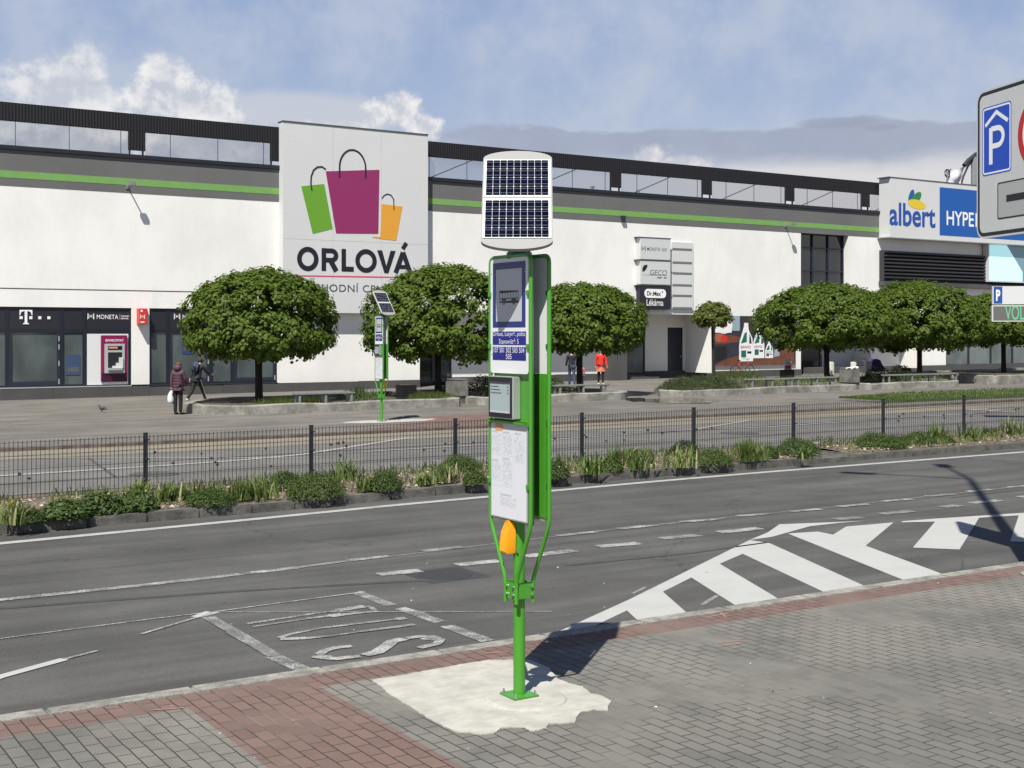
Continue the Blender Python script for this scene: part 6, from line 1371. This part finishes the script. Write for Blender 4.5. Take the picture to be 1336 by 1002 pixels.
    mb = MB(); hc = A(J['head'])+Vector((0, -.018*k, .03*k)); mb.ball(hc, (.088*k, .098*k, .10*k), hair, 14, 9)
    if hairlen: mb.ball(hc+Vector((0, -.045*k, -.08*k)), (.08*k, .05*k, .09*k+hairlen), hair, 12, 8)
    mb.build('hair', t, True)
    return t, [A(h_) for h_ in hands], legj, dz
mat('coat_seam', (.04, .016, .028), .8)
t, hd, lj, dz = person('person in a quilted purple jacket and black trousers, standing with a white carrier bag', 12.8, 39.62, 50, 1.66, 'coat_purple', 'trousers_black', 'hair_brown', ((-4, 8, 8), (14, 26, 6)), ((1, 2), (4, 5)), bend=3, hood=True, puffy=.20, top_len=.05, hairlen=.02)
R0 = Matrix.Rotation(R(-50), 4, 'Z'); hw = Matrix.Translation((12.8, 39.62, hh(12.8, 39.62))) @ R0 @ hd[0]
b = thing('carrier_bag', 'white plastic carrier bag held by the person in the purple jacket', 'bag', tuple(hw), rz=R(20)); mb = MB(); n = 12; vs = []; rg = random.Random(8)
for zz, rx, ry in ((-.02, .02, .02), (-.09, .08, .04), (-.16, .13, .06), (-.34, .14, .08), (-.44, .125, .075), (-.46, .06, .03)):
    for q in range(n): a = 6.2832*q/n; f = 1+rg.uniform(-.10, .10); vs.append(Vector((rx*f*math.cos(a), ry*f*math.sin(a), zz)))
mb.add(vs, [(i*n+j, i*n+(j+1) % n, (i+1)*n+(j+1) % n, (i+1)*n+j) for i in range(5) for j in range(n)]+[tuple(range(5*n, 6*n))], 'plastic_bag'); mb.build('bag_body', b, True)
mb = MB(); mb.tube([(0, -.03, -.06), (0, -.02, .02), (0, .02, .02), (0, .03, -.06)], .006, 'plastic_bag', 6); mb.build('handle', b)
hX, hY = XA(257, 46.9), 46.9
t, hd, lj, dz = person('person in a dark navy jacket with a backpack striding right past the leftmost maple', hX, hY, 62, 1.74, 'navy', 'trousers_black', 'hair_dark', ((-30, 12, 5), (34, 38, 10)), ((-20, 22), (28, 4)), bend=14, shoes='shoe_white', puffy=.04)
mb = MB(); 
for (h0, kn_, an, toe), s in zip(lj, (-1, 1)): mb.tube([h0+dz+Vector((s*.095, 0, 0)), kn_+dz+Vector((s*.07, 0, 0)), an+dz+Vector((s*.058, 0, 0))], .010, 'stripe_white', 5)
mb.build('trouser_stripes', t)
bk = thing('backpack', 'dark backpack on the back of the striding person in navy', 'backpack', (hX, hY, hh(hX, hY)+1.0), rz=R(-62)); mb = MB(); M = Matrix.Translation((0, -.10, .12)) @ Matrix.Rotation(R(-14), 4, 'X'); mb.box(-.14, .14, -.10, .06, -.05, .36, 'jeans', bev=.05, M=M); mb.build('pack', bk, True); mb = MB(); mb.box(-.10, .10, -.14, -.10, 0, .18, 'navy', bev=.02, M=M); mb.build('pocket', bk)
rX, rY = XA(784, 49.2), 49.2
person('person in a bright red jacket and patterned skirt with black leggings and white shoes', rX, rY, 205, 1.72, 'red_cloth', 'trousers_black', 'hair_dark', ((6, 14, 12), (-4, 10, 10)), ((5, 4), (-6, 6)), shoes='shoe_white', skirt='red_pattern', puffy=.08, top_len=.04, hairlen=.05)
person('person in a dark jacket and blue jeans standing in the shade behind a maple trunk', XA(746, 49.4), 49.4, 20, 1.74, 'navy', 'jeans', 'hair_dark', ((5, 20, 8), (-5, 10, 8)), ((8, 6), (-10, 8)), puffy=.05)
cX = XA(759, 49.0); person('small child in a pink and white jacket beside the adult in jeans', cX, 49.0, 30, 1.0, 'child_pink', 'jeans', 'hair_brown', ((5, 10, 8), (-5, 10, 8)), ((5, 4), (-5, 4)), puffy=.12) if mat('child_pink', (.42, .16, .18), .7, var=.5, vscale=14) else 0
# stroller
sX, sY = XA(1141, 46.2), 46.2; t = thing('stroller', 'dark purple stroller parked right of the white bollards under the wide maple', 'stroller', (sX, sY, hh(sX, sY)), rz=R(-20))
mb = MB(); mb.prism([(-.42, .45), (-.36, .62), (-.20, .98), (.0, 1.05), (.22, .98), (.30, .80), (.42, .62), (.52, .55), (.45, .42), (.1, .38), (-.2, .38)], (0, .22, 0), (1, 0, 0), (0, 0, 1), (0, -.44, 0), 'purple_cloth'); mb.build('seat', t)
mb = MB(); mb.ball((-.16, 0, .84), (.27, .22, .22), 'purple_cloth', 16, 10); mb.build('hood', t, True)
mb = MB()
for s in (-.26, .26): mb.tube([(-.62, s, 1.05), (-.45, s, .88), (.30, s, .22)], .014, 'galv', 8); mb.tube([(-.35, s, .20), (.15, s, .55)], .014, 'galv', 8)
mb.tube([(-.62, -.26, 1.05), (-.62, .26, 1.05)], .02, 'rubber', 8); mb.build('frame', t)
for x, r in ((-.38, .19), (.36, .13)):
    for s in (-.27, .27):
        mb = MB(); mb.tube([(x+r*.9*math.cos(a), s, r+r*.9*math.sin(a)) for a in (q*6.2832/20 for q in range(21))], .022, 'rubber', 6)
        for q in range(3): a = q*1.047; mb.tube([(x-r*.85*math.cos(a), s, r-r*.85*math.sin(a)), (x+r*.85*math.cos(a), s, r+r*.85*math.sin(a))], .006, 'alu', 4)
        mb.build('wheel', t)
# bicycle leaning by the billboard
bX, bY = XA(969, 51.5), 51.5; t = thing('bicycle', 'red bicycle standing below the cleaner billboard', 'bicycle', (bX, bY, hh(bX, bY)))
for x in (-.55, .52):
    mb = MB(); mb.tube([(x+.33*math.cos(a), 0, .35+.33*math.sin(a)) for a in (q*6.2832/24 for q in range(25))], .02, 'rubber', 6)
    for q in range(6): a = q*.5236; mb.tube([(x-.32*math.cos(a), 0, .35-.32*math.sin(a)), (x+.32*math.cos(a), 0, .35+.32*math.sin(a))], .003, 'alu', 4)
    mb.build('wheel', t)
mb = MB(); P_ = {'r': (-.55, 0, .35), 'bb': (-.10, 0, .30), 's': (-.25, 0, .82), 'h': (.36, 0, .86), 'f': (.52, 0, .35), 'hl': (.38, 0, .74)}
for a, c_ in (('r', 'bb'), ('bb', 's'), ('s', 'h'), ('bb', 'hl'), ('h', 'f'), ('r', 's')): mb.tube([P_[a], P_[c_]], .02, 'bike_red', 8)
mb.build('frame', t, True); mb = MB(); mb.ball((-.28, 0, .93), (.14, .07, .035), 'rubber', 10, 6); mb.cyl((-.25, 0, .82), (-.27, 0, .92), .013, 'steel', 8); mb.build('saddle', t, True)
mb = MB(); mb.tube([(.36, 0, .86), (.33, 0, 1.0)], .014, 'steel', 8); mb.tube([(.25, -.28, 1.02), (.33, -.1, 1.0), (.33, .1, 1.0), (.25, .28, 1.02)], .013, 'rubber', 8); mb.build('handlebar', t); mb = MB(); mb.tube([(-.10, -.05, .30), (-.02, -.07, .16)], .01, 'steel', 6); mb.box(-.06, .04, -.14, -.06, .145, .165, 'rubber'); mb.cyl((-.10, -.03, .30), (-.10, -.045, .30), .09, 'metal_dark', 14); mb.build('crank', t)
# pigeon on the plaza
gX, gY = G(133, 537.5, .02); t = thing('pigeon', 'small dark pigeon standing on the open plaza left of the two walkers', 'bird', (gX, gY, hh(gX, gY)), rz=R(35))
vs, fs = skin([(0, -.02, .12), (0, .07, .14), (0, .11, .19), (0, .12, .225), (0, .16, .22), (0, -.12, .10), (0, -.22, .085), (.025, 0, .07), (.03, .01, .0), (.03, .04, .0), (-.025, 0, .07), (-.03, .01, .0), (-.03, .04, .0)], [(0, 1), (1, 2), (2, 3), (3, 4), (0, 5), (5, 6), (0, 7), (7, 8), (8, 9), (0, 10), (10, 11), (11, 12)], [(.055, .06), (.05, .055), .028, .026, .006, (.04, .03), (.035, .01), .012, .005, .004, .012, .005, .004], 2)
mb = MB(); mb.add(vs, fs, 'pigeon_grey'); mat('pigeon_grey', (.045, .045, .055), .7); mb.build('body', t, True)
mb = MB()
for s_ in (-1, 1): mb.ball((s_*.052, -.03, .135), (.014, .11, .04), 'plinth_grey', 10, 6)
mb.build('wings', t, True)
# drop internal bookkeeping
for o in bpy.data.objects:
    if '_o' in o: del o['_o']
